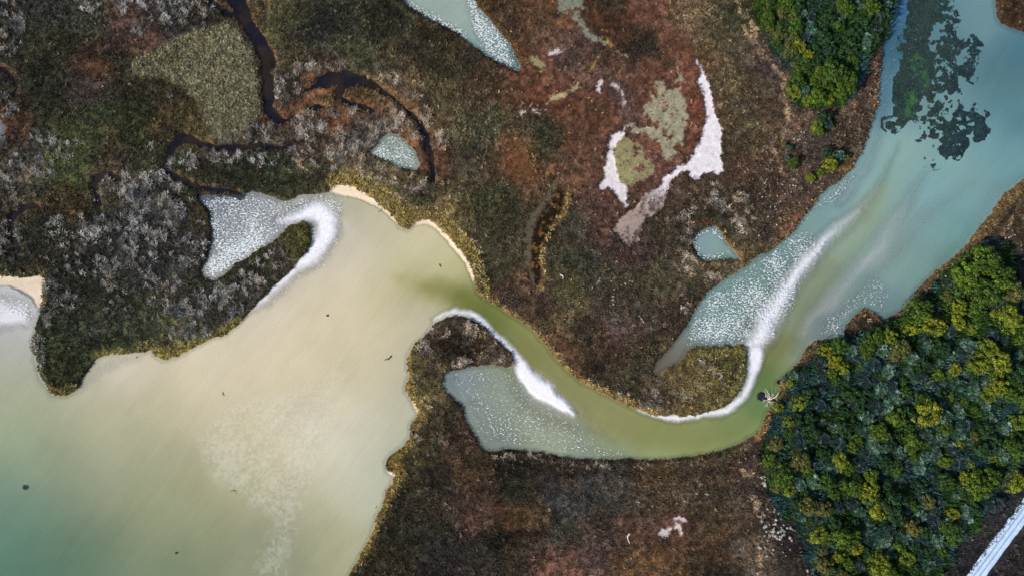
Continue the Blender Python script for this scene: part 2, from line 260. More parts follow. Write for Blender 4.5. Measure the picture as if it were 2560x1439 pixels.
DARKLINE = [(stroke([(1398,450,20),(1375,500,44),(1350,560,64),(1340,620,64),(1338,670,50),(1345,710,20)]), 8, .30), (stroke([(1396,425,5),(1378,470,6),(1350,515,6),(1326,550,7),(1312,600,8),(1311,660,7),(1325,705,7),(1342,722,6)]), 5, .65),  # dark plants and ruts, plus painted shade at slough, meadow and channel bank
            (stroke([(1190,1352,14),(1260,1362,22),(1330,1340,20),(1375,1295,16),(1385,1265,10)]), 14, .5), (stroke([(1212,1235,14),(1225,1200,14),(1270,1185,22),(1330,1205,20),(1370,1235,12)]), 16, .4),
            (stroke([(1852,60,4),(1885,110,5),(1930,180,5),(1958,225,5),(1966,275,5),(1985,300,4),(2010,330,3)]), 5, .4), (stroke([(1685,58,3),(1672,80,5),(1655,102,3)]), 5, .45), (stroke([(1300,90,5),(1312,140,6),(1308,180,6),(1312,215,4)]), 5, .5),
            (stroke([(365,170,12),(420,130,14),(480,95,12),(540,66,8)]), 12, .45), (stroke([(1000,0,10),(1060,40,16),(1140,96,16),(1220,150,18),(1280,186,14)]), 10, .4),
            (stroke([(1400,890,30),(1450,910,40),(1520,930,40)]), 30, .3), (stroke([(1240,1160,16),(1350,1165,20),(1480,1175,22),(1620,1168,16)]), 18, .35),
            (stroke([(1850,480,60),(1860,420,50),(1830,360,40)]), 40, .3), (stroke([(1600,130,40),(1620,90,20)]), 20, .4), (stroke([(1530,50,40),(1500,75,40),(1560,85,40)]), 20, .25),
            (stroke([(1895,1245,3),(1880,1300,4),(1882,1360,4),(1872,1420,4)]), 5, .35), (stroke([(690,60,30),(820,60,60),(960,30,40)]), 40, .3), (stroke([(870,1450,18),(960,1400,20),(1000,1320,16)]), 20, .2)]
SLOUGH = stroke([(1402,428,5),(1388,459,9),(1367,500,12),(1340,532,18),(1326,570,22),(1320,612,20),(1318,661,14),(1335,700,6)])
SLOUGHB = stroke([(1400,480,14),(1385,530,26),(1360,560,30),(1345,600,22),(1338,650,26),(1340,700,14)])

LAND = [  # land tones with shade of plants and wood painted in
 (30,60,(45,45,38)),(150,40,(52,54,45)),(250,50,(48,54,38)),(330,60,(88,60,50)),(350,70,(86,58,48)),(420,20,(52,52,52)),(500,40,(50,48,42)),(150,120,(48,48,28)),(250,140,(64,48,32)),(245,172,(84,52,30)),(120,220,(38,40,28)),(230,230,(62,52,48)),(340,230,(50,48,28)),(100,300,(42,46,26)),(250,290,(46,54,28)),(330,320,(44,52,25)),(420,300,(62,50,28)),(185,405,(72,84,34)),(150,430,(76,86,34)),(215,375,(62,72,32)),(270,390,(75,62,42)),(170,490,(58,42,25)),(80,370,(50,52,48)),(60,430,(52,48,38)),(60,330,(70,45,28)),(80,430,(105,88,70)),
 (290,170,(44,46,30)),(440,350,(48,52,28)),(560,375,(48,44,34)),(480,330,(80,70,30)),(520,40,(50,46,30)),(640,40,(82,66,36)),(690,60,(78,78,44)),(740,60,(62,60,34)),(800,80,(42,46,42)),(950,60,(48,48,29)),(900,130,(60,60,34)),(1000,150,(66,58,38)),(1060,120,(48,43,24)),(1150,160,(60,54,32)),(1200,230,(65,50,30)),(1100,250,(76,68,42)),(1150,330,(74,68,42)),(1200,380,(66,58,42)),(1250,240,(80,52,34)),(1230,330,(70,70,42)),(740,130,(60,58,36)),(720,200,(50,50,40)),(900,350,(70,62,58)),(760,330,(66,60,54)),(840,250,(78,58,28)),(740,260,(92,56,30)),(850,290,(98,58,28)),(1085,400,(70,42,28)),(1060,300,(110,74,36)),(1000,200,(96,74,40)),(760,200,(104,66,38)),
 (1350,80,(84,56,34)),(1400,60,(86,54,28)),(1330,180,(95,55,32)),(1430,140,(78,58,50)),(1390,120,(88,60,50)),(1250,40,(62,46,25)),(1230,20,(70,48,24)),(1500,60,(70,42,22)),(1560,60,(78,46,27)),(1620,40,(95,55,42)),(1580,115,(70,42,22)),(1615,115,(48,46,36)),(1600,140,(40,46,42)),(1660,100,(102,62,42)),(1540,15,(48,44,32)),(1640,10,(92,54,40)),
 (1400,280,(88,52,32)),(1340,250,(96,54,32)),(1450,330,(88,54,34)),(1540,250,(88,60,55)),(1490,280,(88,54,34)),(1600,190,(90,54,36)),(1720,180,(100,58,38)),(1730,260,(95,52,32)),(1740,330,(92,52,34)),(1450,440,(92,60,42)),(1480,520,(82,55,44)),(1500,600,(78,50,44)),(1450,590,(62,56,44)),(1650,440,(95,60,50)),(1690,470,(90,64,46)),(1370,340,(46,50,34)),(1340,330,(48,54,36)),(1330,370,(58,58,34)),(1290,390,(102,62,30)),(1300,420,(98,56,28)),(1310,360,(110,76,38)),
 (1800,100,(72,64,40)),(1820,200,(88,74,44)),(1850,70,(55,55,32)),(1880,220,(76,64,42)),(1850,350,(72,62,38)),(1900,400,(82,62,46)),(1850,500,(64,50,38)),(1950,500,(72,54,46)),(1985,560,(92,64,42)),(1900,580,(60,55,42)),(1850,430,(80,58,44)),(1900,300,(74,58,42)),(1770,130,(96,74,44)),(1700,50,(100,80,48)),
 (1700,500,(60,48,38)),(1690,560,(56,50,36)),(1780,515,(46,46,30)),(1850,620,(82,70,44)),(1250,480,(60,60,35)),(1210,520,(56,56,30)),(1250,600,(62,56,35)),(1240,680,(66,62,38)),(1290,710,(74,52,36)),(1400,560,(62,55,38)),(1440,650,(55,58,40)),(1420,720,(76,70,38)),(1500,690,(60,55,38)),(1560,640,(65,45,42)),(1600,700,(62,56,34)),(1680,680,(68,62,40)),(1550,780,(56,48,34)),(1640,780,(62,48,38)),(1450,830,(60,46,32)),(1560,810,(90,72,66)),(1480,880,(60,48,32)),(1600,890,(62,54,32)),(1400,845,(94,62,42)),(1390,800,(90,76,42)),(1500,860,(74,52,38)),(1700,790,(58,46,32)),(1380,870,(100,72,40)),(1560,940,(60,52,30)),(1330,760,(76,56,40)),
 (1760,890,(92,82,28)),(1830,900,(84,80,26)),(1790,990,(88,76,26)),(1840,950,(84,76,26)),(1700,955,(92,76,36)),(1650,990,(76,62,46)),(1720,1025,(92,76,28)),
 (1100,820,(74,60,42)),(1150,865,(36,30,22)),(1230,880,(82,64,42)),(1060,920,(78,70,36)),(1050,1000,(104,92,46)),(1120,1030,(56,46,28)),(1180,1110,(76,54,34)),(1050,1150,(62,56,30)),(1100,1200,(48,44,30)),(1150,1250,(64,48,36)),(1200,1290,(76,52,42)),(1190,1180,(72,54,32)),(1270,1180,(40,36,28)),(1290,1225,(36,38,26)),(1320,1290,(74,54,28)),(1280,1310,(80,52,28)),(1260,1355,(30,30,20)),(1000,1300,(46,42,28)),(960,1390,(52,46,26)),(1100,1400,(42,36,34)),(1200,1400,(50,45,40)),(1060,1330,(44,42,30)),
 (1400,1175,(54,42,32)),(1500,1200,(52,50,46)),(1650,1180,(74,56,32)),(1780,1170,(62,50,34)),(1400,1240,(56,54,54)),(1560,1235,(60,58,50)),(1650,1240,(76,62,42)),(1750,1240,(72,58,40)),(1400,1320,(56,54,46)),(1500,1310,(62,50,40)),(1480,1395,(88,64,56)),(1600,1310,(84,56,42)),(1700,1310,(82,52,38)),(1800,1360,(78,54,30)),(1780,1290,(68,56,36)),(1600,1365,(72,52,34)),(1600,1405,(92,66,32)),(1640,1425,(96,66,34)),(1420,1425,(92,58,44)),(1790,1405,(42,38,25)),(1880,1290,(74,58,44)),(1890,1180,(62,46,42)),(1885,1390,(90,76,62)),(1960,1360,(42,34,38)),(1930,1300,(48,38,38)),(1930,1240,(46,36,36)),(2000,1420,(52,44,38)),
 (200,880,(50,58,30)),(170,930,(46,52,24)),(250,800,(50,54,38)),(320,760,(46,48,36)),(200,700,(40,42,34)),(300,600,(48,48,44)),(400,520,(60,58,54)),(380,620,(48,48,46)),(450,600,(50,48,46)),(250,560,(46,46,36)),(100,560,(45,45,32)),(60,570,(45,45,32)),(380,835,(72,74,46)),(300,850,(58,66,36)),(450,852,(100,96,44)),(600,720,(62,56,46)),(680,640,(66,58,44)),(750,590,(80,78,28)),(520,760,(52,48,40)),(545,460,(44,46,32)),(600,430,(42,46,28)),(680,430,(46,52,28)),(800,445,(60,58,34)),(520,520,(54,50,28)),(560,690,(48,48,26)),(640,645,(44,44,24)),(900,450,(120,104,44)),(1100,560,(118,98,48)),(1060,500,(66,64,36)),
 (2110,260,(74,56,46)),(2150,290,(72,54,42)),(2080,350,(58,50,44)),(2000,340,(92,68,52)),(2000,430,(76,60,50)),(2030,380,(56,50,46)),(2120,340,(68,54,42)),(2130,420,(84,68,32)),(1930,150,(72,54,52)),(1905,100,(78,64,52)),(1960,200,(80,62,50)),(2170,200,(70,52,44)),(2205,90,(60,44,36)),
 (2540,30,(54,38,20)),(2540,540,(70,56,34)),(2525,570,(70,56,36)),(2550,650,(42,44,48)),(2480,590,(76,58,36)),(2560,600,(52,46,34)),(2150,810,(40,36,30)),
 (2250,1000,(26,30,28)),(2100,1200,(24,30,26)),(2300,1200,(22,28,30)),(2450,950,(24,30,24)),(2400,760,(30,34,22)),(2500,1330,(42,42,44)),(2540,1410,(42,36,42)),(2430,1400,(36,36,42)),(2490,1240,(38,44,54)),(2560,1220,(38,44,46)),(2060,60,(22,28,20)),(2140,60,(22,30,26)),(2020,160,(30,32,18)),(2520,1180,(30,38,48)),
]
WATER = [
 (60,800,(196,196,200)),(60,860,(180,178,168)),(30,920,(165,165,140)),(60,1000,(160,165,130)),(30,1100,(142,156,125)),(30,1250,(100,130,110)),(30,1400,(74,112,92)),(200,1400,(92,118,94)),(200,1130,(138,146,118)),(320,1080,(166,166,136)),(250,1050,(184,178,142)),(300,930,(208,198,178)),(400,1000,(190,182,146)),(400,1250,(146,148,114)),(450,1400,(120,132,102)),(600,1400,(140,144,112)),(600,1200,(172,168,132)),(600,1000,(206,194,162)),(500,900,(214,200,174)),(650,830,(216,202,174)),(750,750,(216,203,174)),(900,620,(208,194,176)),(850,560,(207,202,182)),(885,512,(172,167,132)),(960,560,(192,184,152)),(1050,620,(206,196,162)),(1120,675,(196,190,146)),(1010,705,(186,180,128)),(900,780,(214,198,162)),(800,900,(213,197,160)),(950,950,(202,192,160)),(980,1050,(196,191,160)),(800,1080,(208,200,172)),(900,1180,(206,200,178)),(880,1090,(212,206,186)),(820,1350,(172,166,126)),(930,1240,(180,182,158)),(1000,850,(202,190,160)),(1060,785,(207,197,177)),(965,1150,(168,176,156)),(720,1180,(196,188,152)),(700,1400,(134,140,112)),(760,1330,(150,152,124)),
 (1060,730,(160,158,100)),(1130,740,(134,136,72)),(1200,768,(108,116,52)),(1270,822,(124,130,70)),(1340,890,(146,146,90)),(1420,970,(150,152,98)),(1520,1042,(155,155,105)),(1640,1092,(136,150,104)),(1760,1090,(145,150,92)),(1850,1060,(135,148,95)),(1890,1010,(110,136,85)),(1908,940,(104,126,70)),(1940,880,(130,136,86)),(2000,790,(130,142,120)),(2060,700,(134,148,126)),(2130,610,(136,160,140)),(2190,520,(142,164,146)),(2230,430,(132,162,150)),(2240,380,(138,170,160)),
 (1150,975,(138,152,150)),(1240,990,(150,160,145)),(1190,1070,(128,138,126)),(1330,1060,(160,167,142)),(1400,1100,(162,167,142)),(1270,1105,(116,126,118)),(1450,1135,(130,142,128)),(1560,1140,(124,136,112)),(1600,1110,(152,156,108)),(1125,955,(110,125,135)),
 (1780,780,(120,150,148)),(1850,720,(114,148,142)),(1950,640,(114,144,142)),(2040,560,(124,154,152)),(2100,500,(126,156,156)),(1790,840,(128,152,152)),(1715,860,(118,124,116)),(1685,900,(104,96,86)),(1650,925,(98,86,76)),
 (2150,420,(128,162,166)),(2200,250,(84,126,146)),(2240,100,(48,100,122)),(2250,20,(62,116,160)),(2330,470,(124,164,170)),(2300,540,(140,166,166)),(2400,450,(132,166,162)),(2500,400,(112,152,156)),(2540,300,(90,130,140)),(2500,200,(86,122,126)),(2450,60,(110,142,146)),(2540,130,(76,116,130)),(2400,560,(100,146,142)),(2450,520,(122,156,160)),(2200,640,(142,164,160)),(2260,660,(128,156,146)),(2350,600,(108,146,140)),(2310,680,(114,144,140)),(2170,740,(126,156,150)),(2080,810,(134,156,160)),(2230,750,(106,134,138)),(2200,785,(80,100,108)),(2330,100,(96,128,130)),(2330,250,(110,142,142)),(2060,835,(110,125,135)),(2000,870,(140,150,130)),
 (1080,10,(150,166,156)),(1150,40,(152,167,157)),(1230,110,(132,156,150)),(1290,165,(90,116,116)),(985,380,(140,156,142)),(1785,615,(130,156,138)),(1740,595,(130,150,170)),(0,320,(120,125,130)),
 (530,550,(130,135,140)),(600,560,(150,155,155)),(700,540,(160,162,160)),(620,640,(165,170,172)),(780,500,(170,170,160)),(510,500,(70,80,105)),
]
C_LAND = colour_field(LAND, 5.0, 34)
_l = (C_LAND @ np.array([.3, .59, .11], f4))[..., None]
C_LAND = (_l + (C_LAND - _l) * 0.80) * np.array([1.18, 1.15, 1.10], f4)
C_WATER = colour_field(WATER, 4.4, 75)
def _blur(F, r):
    for ax in (0, 1):
        c = np.cumsum(np.concatenate([np.repeat(np.take(F, [0], ax), r + 1, ax), F, np.repeat(np.take(F, [-1], ax), r, ax)], ax).astype(np.float64), ax)
        n_ = F.shape[ax]; F = ((np.take(c, range(2 * r + 1, 2 * r + 1 + n_), ax) - np.take(c, range(0, n_), ax)) / (2 * r + 1)).astype(f4)
    return F
_b = _blur(_blur(C_WATER, 15), 12); _k = (sst(1060, 960, GX) * sst(560, 640, GY))[..., None].astype(f4)
C_WATER = C_WATER * (1 - _k) + _b * _k
DEEP = stroke([(1000,700,10),(1040,708,26),(1085,720,44),(1140,742,46),(1200,770,44),(1270,822,46),(1340,885,52),(1410,960,64),(1500,1030,74),(1620,1086,78),(1740,1096,66),(1840,1066,56),(1890,1010,46),(1908,950,46),(1935,885,50),(1985,805,54),(2045,715,54),(2115,620,50),(2175,535,36),(2212,465,10)])
C_DEEP = np.array([.84, .82, .86], f4) * colour_field([(1000,700,(190,182,130)),(1100,724,(150,150,88)),(1160,750,(122,128,62)),(1220,785,(110,120,58)),(1300,850,(134,136,80)),(1410,960,(146,148,94)),(1520,1042,(150,150,98)),(1640,1090,(146,150,90)),(1760,1090,(142,148,90)),(1850,1060,(132,146,90)),(1890,1010,(108,136,84)),(1908,950,(104,126,70)),(1940,880,(128,134,82)),(2000,790,(140,152,120)),(2060,700,(142,156,124)),(2130,610,(150,170,142)),(2200,500,(150,170,138)),(2234,395,(148,170,142))], 4, 30)
LUM = 1.12                       # sunlit radiance of a white ground sheet in this light

# ------------------------------------------------------------------ field evaluation at any pixel
def warp(px, py, amp, wl, seed):
    return (px + amp * (fbm(px, py, wl, 3, seed) - 0.5) * 2, py + amp * (fbm(px, py, wl, 3, seed + 3) - 0.5) * 2)

def evalf(px, py):
    """all ground fields at photo pixels px,py"""
    r = {}
    qx, qy = warp(px, py, 7.0, 26, 1)
    sx, sy = warp(px, py, 3.5, 14, 2)
    lx, ly = warp(px, py, 34, 90, 3)
    l2 = warp(lx, ly, 13, 24, 6); lx, ly = l2
    qx, qy = warp(qx, qy, 4.0, 8, 5)
    r['main'] = samp(D_MAIN, sx, sy)
    r['chan'] = samp(D_CHAN, sx, sy)
    r['pond'] = np.minimum.reduce([samp(d, sx, sy) for d in D_POND])
    r['dark'] = samp(D_DARK, *warp(px, py, 7.0, 26, 1)) + 0.0 + 5 * (fbm(px, py, 12, 3, 4) - .5)
    r['wet'] = np.minimum(np.minimum(r['main'], r['chan']), np.minimum(r['pond'], r['dark']))
    beach = samp(D_BEACH, sx, sy); r['beach'] = sst(2, -4, beach)
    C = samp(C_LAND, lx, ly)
    # colour of vegetation zones: patchiness, painted shade and sunlit gold
    n = fbm(px, py, 60, 5, 4); m = fbm(px, py, 9, 3, 5)
    m2 = fbm(px, py, 15, 2, 2); C = 1.25 * C * (0.66 + 0.68 * n)[..., None] * (0.55 + 0.9 * sst(.2, .8, m) * (.55 + .9 * sst(.25, .75, m2)))[..., None]
    hue = (fbm(px, py, 34, 3, 6) - 0.5)[..., None]
    C = C * (1 + hue * np.array([0.28, 0.0, -0.3]))
    wl_ = np.maximum(r['wet'], 0) + 16 * (n - .5) + 10 * (fbm(px, py, 30, 3, 2) - .5)
    C = C * (1 + .20 * np.sin(wl_ / 8.5) * sst(2, 12, wl_) * sst(130, 40, wl_))[..., None]
    k = sst(6, -10, samp(MEADOW, qx, qy))[..., None]
    C = C * (1 - k) + k * lin((112, 110, 84)) * (0.5 + 1.0 * m)[..., None]
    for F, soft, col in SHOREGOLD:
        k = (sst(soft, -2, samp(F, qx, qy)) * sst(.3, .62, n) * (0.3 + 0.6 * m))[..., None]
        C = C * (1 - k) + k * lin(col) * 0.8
    k = (sst(9, 3, r['dark']) * sst(.36, .56, m2) * .75)[..., None]; C = C * (1 - k) + k * lin((112, 84, 54)) * (.5 + m)[..., None]
    k = sst(5, -3, samp(TRI, qx, qy))[..., None]; C = C * (1 - k) + k * lin((110, 74, 44)) * (0.55 + .9 * m)[..., None]
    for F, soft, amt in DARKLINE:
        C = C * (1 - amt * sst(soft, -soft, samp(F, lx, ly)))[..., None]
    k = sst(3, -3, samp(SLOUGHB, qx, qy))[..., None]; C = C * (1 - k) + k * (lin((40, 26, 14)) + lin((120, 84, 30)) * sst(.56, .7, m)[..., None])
    k = sst(3, -3, samp(SLOUGH, qx, qy))[..., None]; C = C * (1 - k) + k * lin((92, 82, 64)) * (0.7 + .6 * m)[..., None]
    veg = np.ones(px.shape, f4)
    rim = np.minimum(samp(SALT_E, qx, qy), samp(SALT_W, qx, qy)); C = C * (1 - .35 * sst(12, 2, rim))[..., None]
    for F, col, hole in ((OLIVE2, (150, 143, 118), .50), (OLIVE1, (142, 132, 96), .57), (VEIN_G, (122, 124, 108), .60)):
        e = np.maximum(samp(F, qx, qy) + 16 * (fbm(px, py, 14, 3, 7) - .5), 220 * (.75 * fbm(px, py, 34, 4, 1) + .25 * fbm(px, py, 8, 2, 3) - hole - .06))
        k = sst(3, -2, e)[..., None]; C = C * (1 - k) + k * lin(col) * (0.72 + 0.56 * m)[..., None]; veg *= 1 - 0.92 * k[..., 0]
    white = np.zeros(px.shape, f4)
    for F, col in ((SALT_W, (218, 208, 208)), (SALT_T, (166, 150, 116)), (SALT_S, (200, 188, 186)), (OVAL, (140, 130, 92)), (VEIN_Y, (158, 128, 66))):
        k = sst(2.5, -2.5, samp(F, qx, qy) + 9 * (fbm(px, py, 16, 4, 6) - .5) + 5 * (fbm(px, py, 6, 2, 4) - .5))[..., None]
        C = C * (1 - k) + k * lin(col) * (0.76 + 0.48 * m)[..., None]; veg *= 1 - k[..., 0]; white = np.maximum(white, k[..., 0])
    sr = 7 * (fbm(px, py, 20, 4, 3) - .5) + 6 * (fbm(px, py, 6, 2, 4) - .5)
    k = sst(2.5, -2.5, samp(SALT_E, qx, qy) + 1.5 * sr)[..., None]
    k = k * (1 - .7 * sst(.48, .66, .6 * fbm(px, py, 26, 3, 5) + .4 * fbm(px, py, 7, 2, 1)) * sst(420, 540, py))[..., None]
    sc = lin((228, 220, 223)) + (lin((160, 140, 130)) - lin((228, 220, 223))) * sst(440, 530, py + 20 * (n - .5))[..., None]
    C = C * (1 - k) + k * sc * (0.74 + 0.30 * m + .22 * n)[..., None]; veg *= 1 - k[..., 0]; white = np.maximum(white, k[..., 0])
    k = (sst(2.5, -2, samp(D_WRACK, qx, qy)) * (0.1 + .6 * sst(.4, .62, m)))[..., None]; C = C * (1 - k) + k * lin((150, 126, 98))
    b = r['beach'][..., None]
    sand = lin((228, 208, 182)) * (0.9 + 0.2 * n)[..., None]
    C = C * (1 - b) + b * sand; veg *= 1 - b[..., 0]
    veg *= 1 - sst(-2, -14, samp(D_FOREST, px, py)) * 0.35
    veg *= sst(-4, 6, samp(ROAD, px, py))
    veg *= 1 - 0.85 * sst(2, -3, samp(SLOUGH, qx, qy))
    r['veg'] = veg * sst(-1, 4, r['wet']); r['salt'] = white
    # water and bed
    ux, uy = warp(px, py, 12, 70, 5)
    Wc = samp(C_WATER, ux, uy)
    dpk = (sst(26, -20, samp(DEEP, ux, uy)) * 0.92)[..., None]
    Wc = Wc * (1 - dpk) + dpk * samp(C_DEEP, px, py)
    bar = np.zeros(px.shape, f4); ur = (px * .57 - py * .82); vr = (px * .82 + py * .57); kx = sst(1860, 1960, px); bn = fbm(px, py, 16, 4, 3) * (1 - kx) + kx * fbm(ur * .16, vr, 22, 4, 3); bn2 = fbm(px, py, 5, 2, 1)
    for F, soft, amt in WHITE:
        bar = np.maximum(bar, amt * sst(soft, -soft * 0.9, samp(F, ux, uy) + soft * .45 * (bn - .5) + 5 * (bn2 - .5)))
    dots = sst(26, -20, samp(DOTS, ux, uy) + 40 * (bn - .5))
    kd = (.5 * dots * sst(.30, .72, .35 * fbm(px, py, 40, 4, 2) + .65 * fbm(px, py, 6, 2, 5)))[..., None]; Wc = Wc * (1 - kd) + kd * (Wc * .45 + .62 * lin((218, 213, 202)))
    spk = np.zeros(px.shape, f4)
    for F, soft, amt in SPECK:
        if soft > 0: spk = np.maximum(spk, amt * sst(soft, -soft, samp(F, ux, uy)))
    spk = spk * (.80 + .38 * sst(.3, .7, fbm(px, py, 70, 3, 6)))
    Wc = Wc * (1 - .30 * sst(.1, .7, spk))[..., None]
    r['bar'] = bar; r['spk'] = spk; r['dots'] = dots; r['W'] = Wc / LUM
    d = np.minimum(np.minimum(r['main'], r['chan']), r['pond'])
    bed = Wc * 0.9 * (1 - bar[..., None]) + bar[..., None] * lin((240, 238, 246))
    bed = bed * (1 - b) + b * sand
    inw = sst(1.5, -1.5, d)[..., None]
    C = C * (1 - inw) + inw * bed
    dk = sst(2, -3, r['dark'])[..., None]
    C = C * (1 - dk) + dk * lin((40, 34, 36))
    r['C'] = np.clip(C / LUM, 0, 0.86)
    r['alpha'] = np.clip(0.95 * (1 - bar) ** 1.6, 0, 1) * (0.35 + 0.65 * sst(0, 12, -d)) * (1 - 0.85 * r['beach'])
    # height
    w = r['wet']
    h = 0.03 + 0.42 * sst(0, 9, w) * (1 - 0.75 * r['beach']) + 0.35 * sst(0, 60, w) * fbm(px, py, 70, 4, 0) - 0.12 * white * sst(0, 20, w)
    h = h + 0.06 * (m - .5) * sst(0, 8, w)
    hb = -0.02 - 0.10 * sst(0, 10, -w) - 1.1 * sst(0, 90, -w) * (1 - bar)
    r['z'] = np.where(w > 0, h, hb)
    return r

# ------------------------------------------------------------------ mesh helpers
def mesh_np(name, V, F, cols=None, mats=(), smooth=False, extra=None, corner=None):
    """V (n,3); F list of arrays of equal-size faces"""
    me = bpy.data.meshes.new(name)
    V = np.ascontiguousarray(V, f4)
    me.vertices.add(len(V)); me.vertices.foreach_set('co', V.ravel())
    Fs = F if isinstance(F, (list, tuple)) else [F]
    idx = np.concatenate([f.ravel() for f in Fs]).astype(np.int32)
    tot = np.concatenate([np.full(len(f), f.shape[1], np.int32) for f in Fs])
    start = np.concatenate([[0], np.cumsum(tot)[:-1]]).astype(np.int32)
    me.loops.add(len(idx)); me.loops.foreach_set('vertex_index', idx)
    me.polygons.add(len(tot)); me.polygons.foreach_set('loop_start', start)
    if smooth: me.polygons.foreach_set('use_smooth', np.ones(len(tot), bool))
    if cols is not None:
        a = me.color_attributes.new('Col', 'FLOAT_COLOR', 'POINT')
        c = np.ones((len(V), 4), f4); c[:, :3] = cols
        a.data.foreach_set('color', c.ravel())
    for k, v in (extra or {}).items():
        a = me.attributes.new(k, 'FLOAT', 'POINT'); a.data.foreach_set('value', np.ascontiguousarray(v, f4).ravel())
    for m in mats: me.materials.append(m)
    me.update(calc_edges=True)
    return me
COL = bpy.context.scene.collection
def link(name, me, parent=None):
    o = bpy.data.objects.new(name, me); COL.objects.link(o)
    if parent is not None: o.parent = parent
    return o
def tag(o, label=None, cat=None, group=None, kind=None):
    if label: o['label'] = label
    if cat: o['category'] = cat
    if group: o['group'] = group
    if kind: o['kind'] = kind
    return o

def tubes(paths, sides=6):
    """paths: list of (points Nx3, radii N) -> V, quads"""
    V = []; F = []; base = 0
    for P, R in paths:
        P = np.array(P, float); R = np.array(R, float); n = len(P)
        T = np.gradient(P, axis=0); T /= np.linalg.norm(T, axis=1)[:, None] + 1e-9
        up = np.array([0.31, 0.17, 0.93]); A = np.cross(T, up); A /= np.linalg.norm(A, axis=1)[:, None] + 1e-9
        B = np.cross(T, A)
        ang = np.linspace(0, 2 * np.pi, sides, endpoint=False)
        ring = P[:, None] + R[:, None, None] * (np.cos(ang)[None, :, None] * A[:, None] + np.sin(ang)[None, :, None] * B[:, None])
        V.append(ring.reshape(-1, 3))
        for i in range(n - 1):
            for s in range(sides):
                F.append((base + i * sides + s, base + i * sides + (s + 1) % sides, base + (i + 1) * sides + (s + 1) % sides, base + (i + 1) * sides + s))
        V.append(P[-1:]); tip = base + n * sides
        # close the tip with degenerate-free fan made of quads' triangles is skipped: radius there is tiny
        base += n * sides + 1
    return np.concatenate(V), np.array(F)

# ------------------------------------------------------------------ materials
def newmat(name):
    m = bpy.data.materials.new(name); m.use_nodes = True
    nt = m.node_tree; nt.nodes.clear()
    out = nt.nodes.new('ShaderNodeOutputMaterial'); return m, nt, out
def N(nt, t, **kw):
    n = nt.nodes.new('ShaderNode' + t)
    for k, v in kw.items():
        if k.startswith('i_'):
            n.inputs[k[2:].replace('_', ' ')].default_value = v
        else: setattr(n, k, v)
    return n
def ramp(nt, src, a, b, lo, hi):
    n = N(nt, 'MapRange'); n.clamp = True
    nt.links.new(src, n.inputs[0])
    for i, v in zip((1, 2, 3, 4), (a, b, lo, hi)): n.inputs[i].default_value = v
    return n.outputs[0]
def attr(nt, name):
    return N(nt, 'Attribute', attribute_name=name)
def mul(nt, a, b):
    n = N(nt, 'VectorMath', operation='MULTIPLY'); nt.links.new(a, n.inputs[0]); nt.links.new(b, n.inputs[1]); return n.outputs[0]
def math_(nt, op, a, b=None):
    n = N(nt, 'Math', operation=op)
    for i, v in enumerate((a, b)):
        if v is None: continue
        if isinstance(v, (int, float)): n.inputs[i].default_value = v
        else: nt.links.new(v, n.inputs[i])
    return n.outputs[0]

def mat_ground():
    m, nt, out = newmat('marsh_ground')
    co = N(nt, 'TexCoord').outputs['Object']
    col = attr(nt, 'Col'); gr = attr(nt, 'grain')
    n1 = N(nt, 'TexNoise', i_Scale=2.6, i_Detail=6.0, i_Roughness=0.7); nt.links.new(co, n1.inputs['Vector'])
    n2 = N(nt, 'TexNoise', i_Scale=0.55, i_Detail=4.0, i_Roughness=0.6); nt.links.new(co, n2.inputs['Vector'])
    a = ramp(nt, n1.outputs[0], 0.3, 0.72, -1.0, 1.0); b = ramp(nt, n2.outputs[0], 0.3, 0.7, -0.5, 0.5)
    s = math_(nt, 'ADD', a, b)
    s = math_(nt, 'MULTIPLY', s, gr.outputs['Fac']); s = math_(nt, 'ADD', s, 1.0); s = math_(nt, 'MAXIMUM', s, 0.12)
    cmb = N(nt, 'CombineXYZ')
    for i in range(3): nt.links.new(s, cmb.inputs[i])
    c = mul(nt, col.outputs['Color'], cmb.outputs[0])
    p = N(nt, 'BsdfPrincipled', i_Roughness=0.95); p.inputs['Specular IOR Level'].default_value = 0.12
    nt.links.new(c, p.inputs['Base Color'])
    bp = N(nt, 'Bump', i_Strength=0.6, i_Distance=0.12); nt.links.new(n1.outputs[0], bp.inputs['Height'])
    st = math_(nt, 'MULTIPLY', gr.outputs['Fac'], 1.3); nt.links.new(st, bp.inputs['Strength'])
    nt.links.new(bp.outputs[0], p.inputs['Normal']); nt.links.new(p.outputs[0], out.inputs[0])
    return m

